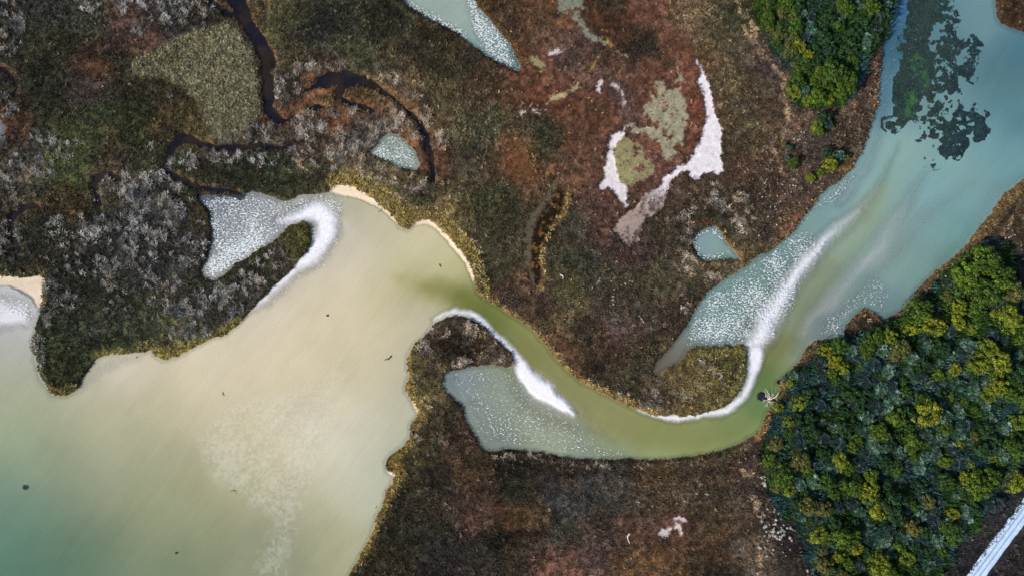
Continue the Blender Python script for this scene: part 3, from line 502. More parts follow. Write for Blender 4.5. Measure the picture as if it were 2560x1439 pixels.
def mat_water():
    m, nt, out = newmat('shallow_water')
    co = N(nt, 'TexCoord').outputs['Object']
    col = attr(nt, 'Col'); al = attr(nt, 'alpha'); sp = attr(nt, 'spk'); dt = attr(nt, 'dots')
    # foam / salt flecks
    wv = N(nt, 'TexNoise', i_Scale=0.7, i_Detail=1.0); nt.links.new(co, wv.inputs['Vector'])
    mp = N(nt, 'Mapping'); mp.inputs['Rotation'].default_value = (0, 0, math.radians(38)); mp.inputs['Scale'].default_value = (1.0, 1.6, 1.0)
    nt.links.new(co, mp.inputs['Vector'])
    n1 = N(nt, 'TexNoise', i_Scale=2.1, i_Detail=2.0, i_Roughness=0.55, i_Distortion=0.7); nt.links.new(mp.outputs[0], n1.inputs['Vector'])
    thr = ramp(nt, sp.outputs['Fac'], 0.0, 1.0, 0.74, 0.40)
    df = math_(nt, 'SUBTRACT', n1.outputs[0], thr)
    fl = ramp(nt, df, 0.0, 0.05, 0.0, 1.0)
    gate = ramp(nt, sp.outputs['Fac'], 0.02, 0.2, 0.0, 0.85); fl = math_(nt, 'MULTIPLY', fl, gate)
    # fine sediment mottling
    n2 = N(nt, 'TexNoise', i_Scale=3.0, i_Detail=3.0); nt.links.new(co, n2.inputs['Vector'])
    n3 = N(nt, 'TexNoise', i_Scale=0.06, i_Detail=4.0); nt.links.new(co, n3.inputs['Vector'])
    s = math_(nt, 'ADD', ramp(nt, n2.outputs[0], 0.3, 0.7, -0.07, 0.07), ramp(nt, n3.outputs[0], 0.3, 0.7, 0.93, 1.07))
    mp3 = N(nt, 'Mapping', vector_type='TEXTURE'); mp3.inputs['Rotation'].default_value = (0, 0, math.radians(52)); mp3.inputs['Scale'].default_value = (16, 2.6, 1); nt.links.new(co, mp3.inputs['Vector'])
    n6 = N(nt, 'TexNoise', i_Scale=1.0, i_Detail=6.0, i_Distortion=.8); nt.links.new(mp3.outputs[0], n6.inputs['Vector'])
    s = math_(nt, 'ADD', s, ramp(nt, n6.outputs[0], 0.3, 0.7, -0.035, 0.035))
    v = N(nt, 'TexVoronoi', i_Scale=1.35); nt.links.new(co, v.inputs['Vector'])
    dd = ramp(nt, v.outputs['Distance'], 0.12, 0.22, 1.0, 0.0)
    rnd = N(nt, 'SeparateColor'); nt.links.new(v.outputs['Color'], rnd.inputs[0])
    dd = math_(nt, 'MULTIPLY', dd, ramp(nt, rnd.outputs[0], 0.40, 0.6, 0.0, 0.30)); dd = math_(nt, 'MULTIPLY', dd, dt.outputs['Fac'])
    s = math_(nt, 'MULTIPLY', s, math_(nt, 'SUBTRACT', 1.0, dd))
    cmb = N(nt, 'CombineXYZ')
    for i in range(3): nt.links.new(s, cmb.inputs[i])
    c = mul(nt, col.outputs['Color'], cmb.outputs[0])
    mx = N(nt, 'Mix', data_type='RGBA'); nt.links.new(fl, mx.inputs['Factor']); nt.links.new(c, mx.inputs['A']); mx.inputs['B'].default_value = (0.80, 0.84, 0.86, 1)
    p = N(nt, 'BsdfPrincipled', i_Roughness=0.12, i_IOR=1.33)
    nt.links.new(mx.outputs['Result'], p.inputs['Base Color'])
    w = N(nt, 'TexWave', i_Scale=0.9, i_Distortion=3.5, i_Detail=2.0); w.inputs['Detail Scale'].default_value = 1.5
    mp2 = N(nt, 'Mapping'); mp2.inputs['Rotation'].default_value = (0, 0, math.radians(-58)); nt.links.new(co, mp2.inputs['Vector']); nt.links.new(mp2.outputs[0], w.inputs['Vector'])
    hh = math_(nt, 'ADD', math_(nt, 'MULTIPLY', w.outputs['Fac'], 0.35), n2.outputs[0])
    bp = N(nt, 'Bump', i_Strength=0.35, i_Distance=0.05); nt.links.new(hh, bp.inputs['Height'])
    nt.links.new(bp.outputs[0], p.inputs['Normal'])
    tr = N(nt, 'BsdfTransparent'); ms = N(nt, 'MixShader')
    a0 = al.outputs['Fac']
    n5 = N(nt, 'TexNoise', i_Scale=3.2, i_Detail=3.0, i_Roughness=0.6); nt.links.new(mp.outputs[0], n5.inputs['Vector'])
    edge = math_(nt, 'MULTIPLY', math_(nt, 'MULTIPLY', a0, math_(nt, 'SUBTRACT', 1.0, a0)), 4.0)
    a1 = math_(nt, 'ADD', a0, math_(nt, 'MULTIPLY', edge, ramp(nt, n5.outputs[0], 0.3, 0.7, -0.42, 0.42)))
    cl = N(nt, 'Clamp'); nt.links.new(a1, cl.inputs[0])
    fa = math_(nt, 'MAXIMUM', cl.outputs[0], fl)
    nt.links.new(fa, ms.inputs[0]); nt.links.new(tr.outputs[0], ms.inputs[1]); nt.links.new(p.outputs[0], ms.inputs[2])
    nt.links.new(ms.outputs[0], out.inputs[0])
    return m

def mat_col(name, rough=0.8, transl=0.0, instvar=None, spec=0.2):
    """colour from the mesh attribute; optional per-object tint between two colours"""
    m, nt, out = newmat(name)
    c = attr(nt, 'Col').outputs['Color']
    if instvar:
        oi = N(nt, 'ObjectInfo')
        mx = N(nt, 'Mix', data_type='RGBA'); nt.links.new(oi.outputs['Random'], mx.inputs['Factor'])
        mx.inputs['A'].default_value = (*instvar[0], 1); mx.inputs['B'].default_value = (*instvar[1], 1)
        c = mul(nt, c, mx.outputs['Result'])
    p = N(nt, 'BsdfPrincipled', i_Roughness=rough); p.inputs['Specular IOR Level'].default_value = spec
    nt.links.new(c, p.inputs['Base Color'])
    if transl:
        t = N(nt, 'BsdfTranslucent'); nt.links.new(c, t.inputs[0])
        ms = N(nt, 'MixShader'); ms.inputs[0].default_value = transl
        nt.links.new(p.outputs[0], ms.inputs[1]); nt.links.new(t.outputs[0], ms.inputs[2]); nt.links.new(ms.outputs[0], out.inputs[0])
    else: nt.links.new(p.outputs[0], out.inputs[0])
    return m
def mat_wood(name, c1, c2, scale=6):
    m, nt, out = newmat(name)
    co = N(nt, 'TexCoord').outputs['Object']
    n1 = N(nt, 'TexNoise', i_Scale=scale, i_Detail=5.0); nt.links.new(co, n1.inputs['Vector'])
    mx = N(nt, 'Mix', data_type='RGBA'); nt.links.new(n1.outputs[0], mx.inputs['Factor'])
    mx.inputs['A'].default_value = (*c1, 1); mx.inputs['B'].default_value = (*c2, 1)
    p = N(nt, 'BsdfPrincipled', i_Roughness=0.85); nt.links.new(mx.outputs['Result'], p.inputs['Base Color'])
    nt.links.new(p.outputs[0], out.inputs[0]); return m
def mat_road():
    m, nt, out = newmat('pale_gravel')
    co = N(nt, 'TexCoord').outputs['Object']
    n1 = N(nt, 'TexNoise', i_Scale=2.2, i_Detail=8.0, i_Roughness=0.75); nt.links.new(co, n1.inputs['Vector'])
    rut = attr(nt, 'rut'); c0 = attr(nt, 'Col')
    k = math_(nt, 'ADD', ramp(nt, n1.outputs[0], 0.3, 0.7, 0.75, 1.2), math_(nt, 'MULTIPLY', rut.outputs['Fac'], -0.6))
    cmb = N(nt, 'CombineXYZ')
    for i in range(3): nt.links.new(k, cmb.inputs[i])
    c = mul(nt, c0.outputs['Color'], cmb.outputs[0])
    p = N(nt, 'BsdfPrincipled', i_Roughness=0.9); nt.links.new(c, p.inputs['Base Color'])
    bp = N(nt, 'Bump', i_Strength=0.5, i_Distance=0.05); nt.links.new(n1.outputs[0], bp.inputs['Height']); nt.links.new(bp.outputs[0], p.inputs['Normal'])
    nt.links.new(p.outputs[0], out.inputs[0]); return m

M_GROUND = mat_ground(); M_WATER = mat_water()
M_GRASS = mat_col('dry_grass', 0.85, 0.25); M_REED = mat_col('dead_reeds', 0.7, 0.15, spec=0.35)
M_WEED = mat_col('water_weed', 0.45, spec=0.4)
M_ROAD = mat_road()
M_TRUNK = mat_wood('bark', (0.09, 0.07, 0.055), (0.2, 0.17, 0.14))
M_BLEACH = mat_wood('bleached_wood', (0.62, 0.52, 0.46), (0.85, 0.78, 0.74))
M_DRIFT = mat_wood('wet_driftwood', (0.03, 0.025, 0.025), (0.09, 0.07, 0.055))

# ------------------------------------------------------------------ ground and water sheets
def axis(lo, hi, step, far):
    a = list(np.arange(lo, hi + 1e-6, step)); s = step
    while a[-1] < hi + far: s *= 1.3; a.append(a[-1] + s)
    s = step; b = []
    x = lo
    while x > lo - far: s *= 1.3; x -= s; b.append(x)
    return np.array(b[::-1] + a)
XS = axis(-140, 2700, 2.4, 70000); YS = axis(-120, 1560, 2.4, 70000)
PX, PY = np.meshgrid(XS, YS)
R = evalf(PX.ravel(), PY.ravel())
nx, ny = len(XS), len(YS)
I = np.arange(nx * ny).reshape(ny, nx)
QUADS = np.stack([I[1:, :-1], I[1:, 1:], I[:-1, 1:], I[:-1, :-1]], -1).reshape(-1, 4)
def submesh(sel_faces, V, cols, extra):
    u, inv = np.unique(sel_faces, return_inverse=True)
    return V[u], inv.reshape(-1, 4), cols[u], {k: v[u] for k, v in extra.items()}
VG = np.stack([wx(PX.ravel()), wy(PY.ravel()), R['z']], 1)
grain = 0.33 * (1 - R['salt'] * 0.50) * sst(-2, 3, R['wet']) * (1 - 0.8 * R['beach']) * (1 - .35 * sst(1.5, 1.9, R['C'][:, 0] / (R['C'][:, 1] + 1e-4))) + 0.05 + .08 * R['bar']
cls = np.zeros(nx * ny, int)
far_ok = (PX.ravel() > -150) & (PX.ravel() < 2710) & (PY.ravel() > -130) & (PY.ravel() < 1570)
salt_big = np.minimum.reduce([samp(SALT_E, PX.ravel(), PY.ravel())]); salt_w = samp(SALT_W, PX.ravel(), PY.ravel()); salt_t = samp(SALT_T, PX.ravel(), PY.ravel())
cls[(salt_big < 0)] = 1; cls[salt_w < 0] = 2; cls[salt_t < 0] = 3
for k, B in enumerate(BEACH[:3]):
    cls[(samp(B, PX.ravel(), PY.ravel()) < 0) & far_ok] = 4 + k
fcls = cls[QUADS].max(1)
NAMES = {0: ('ground', 'brown and green salt marsh ground covered in low vegetation'),
         1: ('salt_flat', 'long white bare salt flat in the red-brown marsh, narrow at the top'),
         2: ('salt_flat', 'ragged white salt rim west of the olive patch'),
         3: ('salt_flat', 'small tan wedge of bare mud in the red marsh'),
         4: ('beach', 'peach sand beach at the left edge of the view'),
         5: ('beach', 'curved sand beach under the golden bank at the head of the lagoon'),
         6: ('beach', 'thin crescent of pale sand along the east shore of the lagoon')}
for c, (nm, lb) in NAMES.items():
    f = QUADS[fcls == c]
    V, F, Cc, ex = submesh(f, VG, R['C'], {'grain': grain})
    o = link(nm, mesh_np(nm, V, F, Cc, [M_GROUND], True, ex)); tag(o, lb, 'ground' if c == 0 else nm.replace('_', ' '), None, 'structure')

def water_obj(name, label, d, cat, colr=None, alpha=None):
    f = QUADS[(d[QUADS].min(1) < 6)]
    V = VG.copy(); V[:, 2] = 0.0
    C = np.clip(R['W'], 0, 0.8) if colr is None else colr
    a = R['alpha'] if alpha is None else alpha
    V, F, Cc, ex = submesh(f, V, C, {'alpha': a, 'spk': R['spk'] if colr is None else R['spk'] * 0, 'dots': R['dots'] if colr is None else R['spk'] * 0})
    o = link(name, mesh_np(name, V, F, Cc, [M_WATER], True, ex)); tag(o, label, cat, None, 'structure'); return o
flat = lambda F: samp(F, *warp(PX.ravel(), PY.ravel(), 3.5, 14, 2))
water_obj('water', 'pale shallow lagoon joined to the winding olive and teal creek', flat(D_MAIN), 'water')
water_obj('channel', 'tapering grey water channel entering at the top centre', flat(D_CHAN), 'channel')
for (lb, _), D in zip(PONDS, D_POND): water_obj('pond', lb, flat(D), 'pond')
dn = fbm(PX.ravel(), PY.ravel(), 30, 3, 2)
bw = sst(.4, .62, fbm(PX.ravel(), PY.ravel(), 44, 4, 6))[:, None]
dcol = (lin((30, 29, 40)) * (1 - bw) + lin((50, 42, 36)) * bw) * 0.8 * (0.6 + 0.8 * dn)[:, None]
dal = np.full(nx * ny, 0.8, f4)
for lb, nm, F in DARK:
    water_obj(nm, lb, samp(F, *warp(PX.ravel(), PY.ravel(), 7.0, 26, 1)) + 0.0 + 5 * (fbm(PX.ravel(), PY.ravel(), 12, 3, 4) - .5), nm, dcol, dal)

ZG = R['z'].reshape(ny, nx); WG = R['wet'].reshape(ny, nx)
def ground_at(x, y):
    i = min(max(int(np.searchsorted(XS, x)), 0), nx - 1); j = min(max(int(np.searchsorted(YS, y)), 0), ny - 1)
    return float(ZG[j, i]), float(WG[j, i])
# gravel track
c0 = np.array([2140., 1820]); c1 = np.array([2860., 880])
dirv = (c1 - c0) / np.linalg.norm(c1 - c0); nrm = np.array([-dirv[1], dirv[0]])
tt = np.arange(0, np.linalg.norm(c1 - c0), 4.0); uu = np.linspace(-20.5, 20.5, 25)
T_, U_ = np.meshgrid(tt, uu, indexing='ij')
edge = 1 + 0.10 * (fbm(T_, U_ * 0 + np.sign(U_) * 50, 22, 4, 3) - 0.5) * 2
Rx = c0[0] + T_ * dirv[0] + U_ * edge * nrm[0] + 3 * np.sin(T_ / 170); Ry = c0[1] + T_ * dirv[1] + U_ * edge * nrm[1]
gz = evalf(Rx.ravel(), Ry.ravel())['z']
gz = gz.reshape(Rx.shape); gz = gz.max(1, keepdims=True).repeat(len(uu), 1) * 0.5 + gz * 0.5 + 0.07 - 0.09 * sst(15, 20.5, np.abs(U_))
rut = np.exp(-((U_ + 5) / 1.6) ** 2) + 0.9 * np.exp(-((U_ - 7) / 1.5) ** 2)
gz = gz - 0.06 * rut
ii = np.arange(T_.size).reshape(T_.shape)
FQ = np.stack([ii[:-1, :-1], ii[1:, :-1], ii[1:, 1:], ii[:-1, 1:]], -1).reshape(-1, 4)
rc = np.tile(lin((194, 217, 244)) / LUM, (T_.size, 1)) * (0.9 + 0.2 * fbm(T_.ravel(), U_.ravel(), 12, 3, 1))[:, None]
o = link('gravel_road', mesh_np('gravel_road', np.stack([wx(Rx.ravel()), wy(Ry.ravel()), gz.ravel()], 1), FQ, rc, [M_ROAD], True, {'rut': rut.ravel()}))
tag(o, 'straight pale gravel track with two dark wheel ruts', 'track', None, 'structure')

# ------------------------------------------------------------------ grass, reeds, weed: uncountable cover
def blades(P, L, W, az, lean, col, tip=None, seg=1):
    n = len(P)
    d = np.stack([np.cos(az), np.sin(az), np.zeros(n)], 1); s = np.stack([-np.sin(az), np.cos(az), np.zeros(n)], 1) * (W / 2)[:, None]
    up = np.array([0, 0, 1.0])
    tip = col if tip is None else tip
    if seg == 1:
        t = P + d * (L * np.sin(lean))[:, None] + up * (L * np.cos(lean))[:, None]
        V = np.stack([P - s, P + s, t], 1).reshape(-1, 3); F = np.arange(3 * n).reshape(n, 3)
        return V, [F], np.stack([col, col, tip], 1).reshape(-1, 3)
    m = P + d * (0.55 * L * np.sin(lean * 0.7))[:, None] + up * (0.55 * L * np.cos(lean * 0.7))[:, None]
    l2 = np.minimum(lean * 1.35, 1.75)
    t = m + d * (0.45 * L * np.sin(l2))[:, None] + up * (0.45 * L * np.cos(l2))[:, None]
    V = np.stack([P - s, P + s, m + s * 0.9, m - s * 0.9, t], 1).reshape(-1, 3)
    b = np.arange(n)[:, None] * 5
    return V, [b + np.array([[0, 1, 2, 3]]), b + np.array([[3, 2, 4]])], np.stack([col, col, (col + tip) / 2, (col + tip) / 2, tip], 1).reshape(-1, 3)

def scatter(n):
    return rng.uniform(-60, 2620, n), rng.uniform(-50, 1490, n)
def tufts(px, py, z, nb, L, W, leanr, col, tip, seg=1, spread=0.12, wind=None, var=0.35):
    n = len(px); k = n * nb
    ix = np.repeat(np.arange(n), nb)
    P = np.stack([wx(px)[ix] + rng.normal(0, 1, k) * spread * 1, wy(py)[ix] + rng.normal(0, 1, k) * spread, z[ix] - 0.02], 1)
    az = rng.uniform(0, 2 * np.pi, k)
    if wind is not None:
        wa = wind[ix]; az = np.where(rng.random(k) < 0.7, wa + rng.normal(0, 0.75, k), az)
    lean = rng.uniform(leanr[0], leanr[1], k)
    b = np.exp(rng.normal(0, var, n))[ix] * np.exp(rng.normal(0, var * 0.8, k))
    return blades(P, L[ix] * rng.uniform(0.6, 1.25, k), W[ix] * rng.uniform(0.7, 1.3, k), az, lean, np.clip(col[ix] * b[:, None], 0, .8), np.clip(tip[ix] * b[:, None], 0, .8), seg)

# low marsh vegetation
px, py = scatter(290000)
e = evalf(px, py)
dens = e['veg'] * (0.35 + 0.9 * fbm(px, py, 45, 3, 2))
redness = e['C'][:, 0] / (e['C'][:, 1] + 1e-4)
keep = (rng.random(len(px)) < dens)
px, py = px[keep], py[keep]; C = e['C'][keep]; z = e['z'][keep]; red = redness[keep]
mead = sst(0, -12, samp(MEADOW, px, py))
fine = sst(1.75, 2.1, red)           # red glasswort stays short and fine
L = (0.30 + 0.34 * rng.random(len(px))) * (1 - 0.45 * fine) + 0.14 * mead
W = 0.16 + 0.14 * rng.random(len(px)) + 0.06 * mead
g = rng.random(len(px))[:, None]
gl = (C @ np.array([.3, .59, .11]))[:, None]; C = C + (gl * np.array([[1.02, 1, .92]]) - C) * (0.55 * rng.random(len(px)) ** 1.5)[:, None]
tip = C * (1.15 + 0.5 * g) + (lin((150, 132, 84)) * (0.16 + 0.5 * mead[:, None])) * (rng.random(len(px)) < 0.22 + .4 * mead)[:, None] * (1 - 0.6 * fine[:, None])
V, F, Cc = tufts(px, py, z, 5, L, W, (0.45, 1.2), C * 1.08, tip, 1, 0.16, var=0.27)
o = link('marsh_grass', mesh_np('marsh_grass', V, F, Cc, [M_GRASS])); tag(o, 'low tufted marsh grass and glasswort over the brown and green ground', 'grass', None, 'stuff')

# taller pale tussocks standing out of it
TUSS = [(MEADOW, 6, 1.0), (polysdf([(690,20),(760,20),(800,110),(760,160),(700,140)]), 30, .55), (polysdf([(930,110),(1080,120),(1200,220),(1260,300),(1260,400),(1180,520),(1140,480),(1130,380),(1060,240),(950,170)]), 50, .55),
        (polysdf([(1780,20),(1880,180),(1900,320),(1830,330),(1770,150),(1700,30)]), 40, .5), (polysdf([(1200,560),(1300,720),(1420,760),(1560,700),(1700,700),(1640,640),(1480,640),(1430,720),(1350,760),(1240,640)]), 40, .5),
        (polysdf([(1690,860),(1860,870),(1855,980),(1740,1030),(1660,1030),(1700,940)]), 10, .5), (polysdf([(200,860),(380,860),(600,800),(560,830),(400,890),(250,885)]), 20, .5),
        (polysdf([(1820,340),(2050,330),(2150,300),(2120,430),(2030,500),(1960,570),(1860,640),(1880,480)]), 40, .55), (polysdf([(1450,1180),(1750,1170),(1830,1250),(1500,1290)]), 40, .3), (polysdf([(1830,1130),(1900,1100),(1930,1250),(1940,1439),(1880,1439),(1880,1250)]), 20, .7), (polysdf([(2100,210),(2190,140),(2180,300),(2140,390),(2060,360)]), 20, .6)]
px, py = scatter(120000)
den = np.full(len(px), .11)
qx, qy = warp(px, py, 12, 40, 3)
for F, soft, a in TUSS: den = np.maximum(den, a * sst(soft, -soft, samp(F, qx, qy)))
den *= sst(.34, .62, fbm(px, py, 22, 3, 5)) * 1.25
e = evalf(px, py)
keep = (rng.random(len(px)) < den) & (e['veg'] > .5)
px, py = px[keep], py[keep]; z = e['z'][keep]; n = len(px)
mead = sst(0, -12, samp(MEADOW, px, py))[:, None]; hq = rng.random(n)[:, None]
tan = rng.random(n)[:, None] < .6; c = e['C'][keep] * 1.1 + np.where(tan, lin((140, 118, 88)), lin((120, 118, 98))) * .34 * (1 - mead) + mead * (lin((178, 160, 100)) * (1 - hq) + lin((178, 160, 138)) * hq) * .55
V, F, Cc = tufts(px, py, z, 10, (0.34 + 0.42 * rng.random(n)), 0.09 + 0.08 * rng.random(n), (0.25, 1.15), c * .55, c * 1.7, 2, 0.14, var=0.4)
o = link('grass_tussocks', mesh_np('grass_tussocks', V, F, Cc, [M_GRASS])); tag(o, 'small pale tussocks dotted through the marsh and the grey-green meadow', 'grass', None, 'stuff')
print('tussocks', n)

# tall dead reeds in grey tussocks
px, py = scatter(150000)
den = np.zeros(len(px))
qx, qy = warp(px, py, 10, 30, 4)
for F, soft, a in REED: den = np.maximum(den, a * sst(soft, -soft * .6, samp(F, qx, qy)))
patch = fbm(px, py, 26, 3, 6)
den *= sst(0.40, 0.60, patch) * 0.64
e = evalf(px, py)
keep = (rng.random(len(px)) < den) & (np.minimum(np.minimum(e['main'], e['chan']), e['pond']) > 1.5) & (e['dark'] > 0.5) & (e['beach'] < .2)
px, py = px[keep], py[keep]; z = e['z'][keep]; n = len(px)
hu = fbm(px, py, 70, 3, 1); r_ = rng.random(n)
warm = np.clip(.12 + sst(500, 1000, px) * 0.5 + (rng.random(n) - 0.5) * 0.7 + 0.35 * (hu - .5) * 2, 0, 1)[:, None]
c = (lin((120, 121, 119)) * (1 - warm) + lin((160, 132, 104)) * warm) * 1.2 * (.35 + 1.5 * sst(.25, .75, fbm(px, py, 15, 2, 4)))[:, None]
c = c * (0.55 + 0.75 * r_)[:, None] * (0.75 + 0.3 * sst(.3, .7, fbm(px, py, 50, 2, 3)))[:, None]
wind = 0.9 + 4.0 * (fbm(px, py, 60, 2, 5) - 0.5) * 2
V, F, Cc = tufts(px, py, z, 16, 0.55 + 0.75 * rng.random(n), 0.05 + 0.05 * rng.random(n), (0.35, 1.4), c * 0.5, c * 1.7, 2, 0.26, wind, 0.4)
o = link('dead_reeds', mesh_np('dead_reeds', V, F, Cc, [M_REED])); tag(o, 'tangled grey dead reeds flopped in tussocks around the dark creeks', 'reeds', None, 'stuff')
print('reeds', n)

# bank grass, the gold of sunlit banks painted in
px, py = scatter(200000)
qx, qy = warp(px, py, 5, 20, 2)
den = np.zeros(len(px)); c = np.zeros((len(px), 3))
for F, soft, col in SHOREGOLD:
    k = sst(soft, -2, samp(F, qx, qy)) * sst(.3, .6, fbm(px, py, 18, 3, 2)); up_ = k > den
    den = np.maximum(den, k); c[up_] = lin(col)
e = evalf(px, py)
keep = (rng.random(len(px)) < den) & (e['wet'] > 1.0) & (e['beach'] < .3)
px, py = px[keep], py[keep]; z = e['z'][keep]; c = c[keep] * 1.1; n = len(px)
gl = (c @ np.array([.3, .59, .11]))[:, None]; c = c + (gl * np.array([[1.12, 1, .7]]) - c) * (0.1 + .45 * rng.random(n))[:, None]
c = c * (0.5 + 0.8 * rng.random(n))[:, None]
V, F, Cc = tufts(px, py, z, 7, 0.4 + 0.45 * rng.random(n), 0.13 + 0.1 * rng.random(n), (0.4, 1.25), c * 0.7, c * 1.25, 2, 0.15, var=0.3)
o = link('bank_grass', mesh_np('bank_grass', V, F, Cc, [M_GRASS])); tag(o, 'dry grass fringing the water banks, sunlit gold painted into it', 'grass', None, 'stuff')

# bleached straw
px, py = scatter(260000)
den = sst(1.5, -2, samp(D_WRACK, *warp(px, py, 9, 18, 1))) * sst(.36, .6, fbm(px, py, 12, 3, 3))
keep = rng.random(len(px)) < den * .8
px, py = px[keep], py[keep]; e = evalf(px, py); n = len(px)
c = lin((196, 166, 128))[None] * (0.55 + 0.7 * rng.random(n))[:, None]
V, F, Cc = tufts(px, py, e['z'] + .08, 5, 0.4 + 0.5 * rng.random(n), 0.1 + 0 * px, (1.1, 1.6), c, c * 1.1, 2, 0.12, var=0.25)
o = link('straw_wrack', mesh_np('straw_wrack', V, F, Cc, [M_REED])); tag(o, 'winding lines of bleached straw stranded on the marsh', 'straw', None, 'stuff')

# floating and submerged weed in the upper right lagoon
WEED = polysdf([(2282,-60),(2275,7),(2268,52),(2255,94),(2251,146),(2241,222),(2237,288),(2216,295),(2213,323),(2234,332),(2258,308),(2279,295),(2286,330),(2300,348),(2328,358),(2321,379),(2296,400),(2300,421),(2328,428),(2338,400),(2394,395),(2413,365),(2409,320),(2424,330),(2442,350),(2468,344),(2478,313),(2464,288),(2440,266),(2421,262),(2412,215),(2432,207),(2443,163),(2448,111),(2428,92),(2394,112),(2388,87),(2402,42),(2382,21),(2378,-60)])
px, py = scatter(1); px = rng.uniform(2195, 2500, 340000); py = rng.uniform(-60, 445, 340000)
qx, qy = warp(px, py, 12, 40, 2)
dW = samp(WEED, qx, qy)
core = stroke([(2310,-40,40),(2298,80,44),(2288,180,56),(2275,260,56),(2262,290,30)])
hole = fbm(px, py, 36, 5, 6) * .58 + .42 * fbm(px, py, 11, 3, 2)
thr = 0.492 - 0.22 * sst(22, -12, samp(core, qx, qy)) - 0.06 * sst(180, 300, py) + .06 * sst(-16, 4, dW)
keep = (dW < 6) & (rng.random(len(px)) < sst(thr - .03, thr + .07, hole)) & (samp(D_MAIN, px, py) < -4)
px, py, hole = px[keep], py[keep], hole[keep]
sel = rng.random(len(px)) < 1.1; px, py = px[sel], py[sel]; n = len(px)
green = stroke([(2300,150,24),(2295,200,40),(2285,250,40),(2275,285,24)])
gk = (sst(14, -8, samp(green, *warp(px, py, 12, 30, 1))) * sst(.35, .6, fbm(px, py, 14, 3, 3)))[:, None]
far_ = sst(2330, 2420, px)[:, None]
tq = fbm(px, py, 12, 3, 0)[:, None]
c = (lin((36, 50, 44)) * (1 - far_) + lin((26, 44, 48)) * far_) * (0.5 + 1.0 * tq); c = c * (1 - gk) + gk * lin((50, 84, 44)) * (0.5 + tq)
sub_ = (rng.random(n) < .08)[:, None]; c = np.where(sub_, lin((56, 84, 86)), c) * np.exp(rng.normal(0, .35, n))[:, None]
az = rng.uniform(0, 6.28, n); r = 0.07 + 0.13 * rng.random(n)
ang = az[:, None] + np.array([0, 1.5, 3.1, 4.7])[None]
rr = r[:, None] * rng.uniform(.6, 1.2, (n, 4))
V = np.stack([wx(px)[:, None] + rr * np.cos(ang), wy(py)[:, None] + rr * np.sin(ang), 0.012 + rng.random((n, 1)) * 0.05 + rng.normal(0, .012, (n, 4))], -1).reshape(-1, 3)
V[:, 2] = np.maximum(V[:, 2], .006)
o = link('water_weed', mesh_np('water_weed', V, np.arange(4 * n).reshape(n, 4), np.repeat(c, 4, 0), [M_WEED])); tag(o, 'dark ragged mat of water weed with a bright green strip', 'water weed', None, 'stuff')

# ------------------------------------------------------------------ trees and shrubs
def fib(n, jit, g):
    i = np.arange(n) + 0.5; ph = np.arccos(1 - 2 * i / n); th = np.pi * (1 + 5 ** .5) * i + g.random() * 6
    d = np.stack([np.cos(th) * np.sin(ph), np.sin(th) * np.sin(ph), np.cos(ph)], 1) + g.normal(0, jit, (n, 3))
    return d / np.linalg.norm(d, axis=1)[:, None]
def leaf_quads(P, Nn, size, g):
    n = len(P)
    t = g.normal(0, 1, (n, 3)); t -= (t * Nn).sum(1)[:, None] * Nn; t /= np.linalg.norm(t, axis=1)[:, None] + 1e-9
    b = np.cross(Nn, t); s = size[:, None]
    return np.stack([P - t * s * 1.25, P + b * s * .62 , P + t * s * 1.25, P - b * s * .62], 1).reshape(-1, 3)
def crown_leafy(seed, lobes=36, per=105, flat=0.72):
    """unit crown (radius 1), cauliflower of leafy lobes"""
    g = np.random.default_rng(seed)
    cs = []
    for i in range(lobes):
        a = g.uniform(0, 6.283); rad = math.sqrt(g.random()) * 0.82 * (1 + .16 * math.sin(2 * a + seed) + .12 * math.sin(3 * a + 2 * seed))
        zz = flat * math.sqrt(max(0, 1 - (rad / 0.95) ** 2)) * g.uniform(.45, 1.0)
        cs.append((rad * math.cos(a), rad * math.sin(a), zz + .25, g.uniform(.13, .27)))
    cs = np.array(cs)
    Ps = []; Ns = []; Ls = []
    for k, c in enumerate(cs):
        d = fib(per, .25, g); d = d[d[:, 2] > -0.55]
        rr = c[3] * g.uniform(.72, 1.12, len(d))
        P = c[:3] + d * rr[:, None] * np.array([1, 1, .85])
        ok = np.ones(len(P), bool)
        for j, c2 in enumerate(cs):
            if j != k: ok &= np.linalg.norm(P - c2[:3], axis=1) > c2[3] * .72
        P = P[ok]; d = d[ok]
        nn = d + g.normal(0, .45, d.shape); nn /= np.linalg.norm(nn, axis=1)[:, None]
        Ps.append(P); Ns.append(nn); Ls.append(np.full(len(P), math.exp(g.normal(0, .22))))
    P = np.concatenate(Ps); Nn = np.concatenate(Ns); lb = np.concatenate(Ls)
    V = leaf_quads(P, Nn, g.uniform(.035, .075, len(P)), g)
    ns = 420; a = g.uniform(0, 6.283, ns); rd = np.sqrt(g.uniform(.1, 1.35, ns))
    Ps2 = np.stack([rd * np.cos(a), rd * np.sin(a), np.clip(.9 - .75 * rd, .02, 1) * g.uniform(.1, 1, ns) + .05], 1); n2 = g.normal(0, .5, (ns, 3)) + np.array([0, 0, .8]); n2 /= np.linalg.norm(n2, axis=1)[:, None]
    V = np.concatenate([V, leaf_quads(Ps2, n2, g.uniform(.035, .07, ns), g)]); P = np.concatenate([P, Ps2]); lb = np.concatenate([lb, np.exp(g.normal(-.1, .3, ns))])
    br = lb * np.exp(g.normal(0, .33, len(P)))
    tint = np.stack([br * (1 + .18 * g.normal(0, 1, len(P))), br, br * (1 + .2 * g.normal(0, 1, len(P)))], 1)
    return V, np.clip(np.repeat(tint, 4, 0), .15, 3), cs
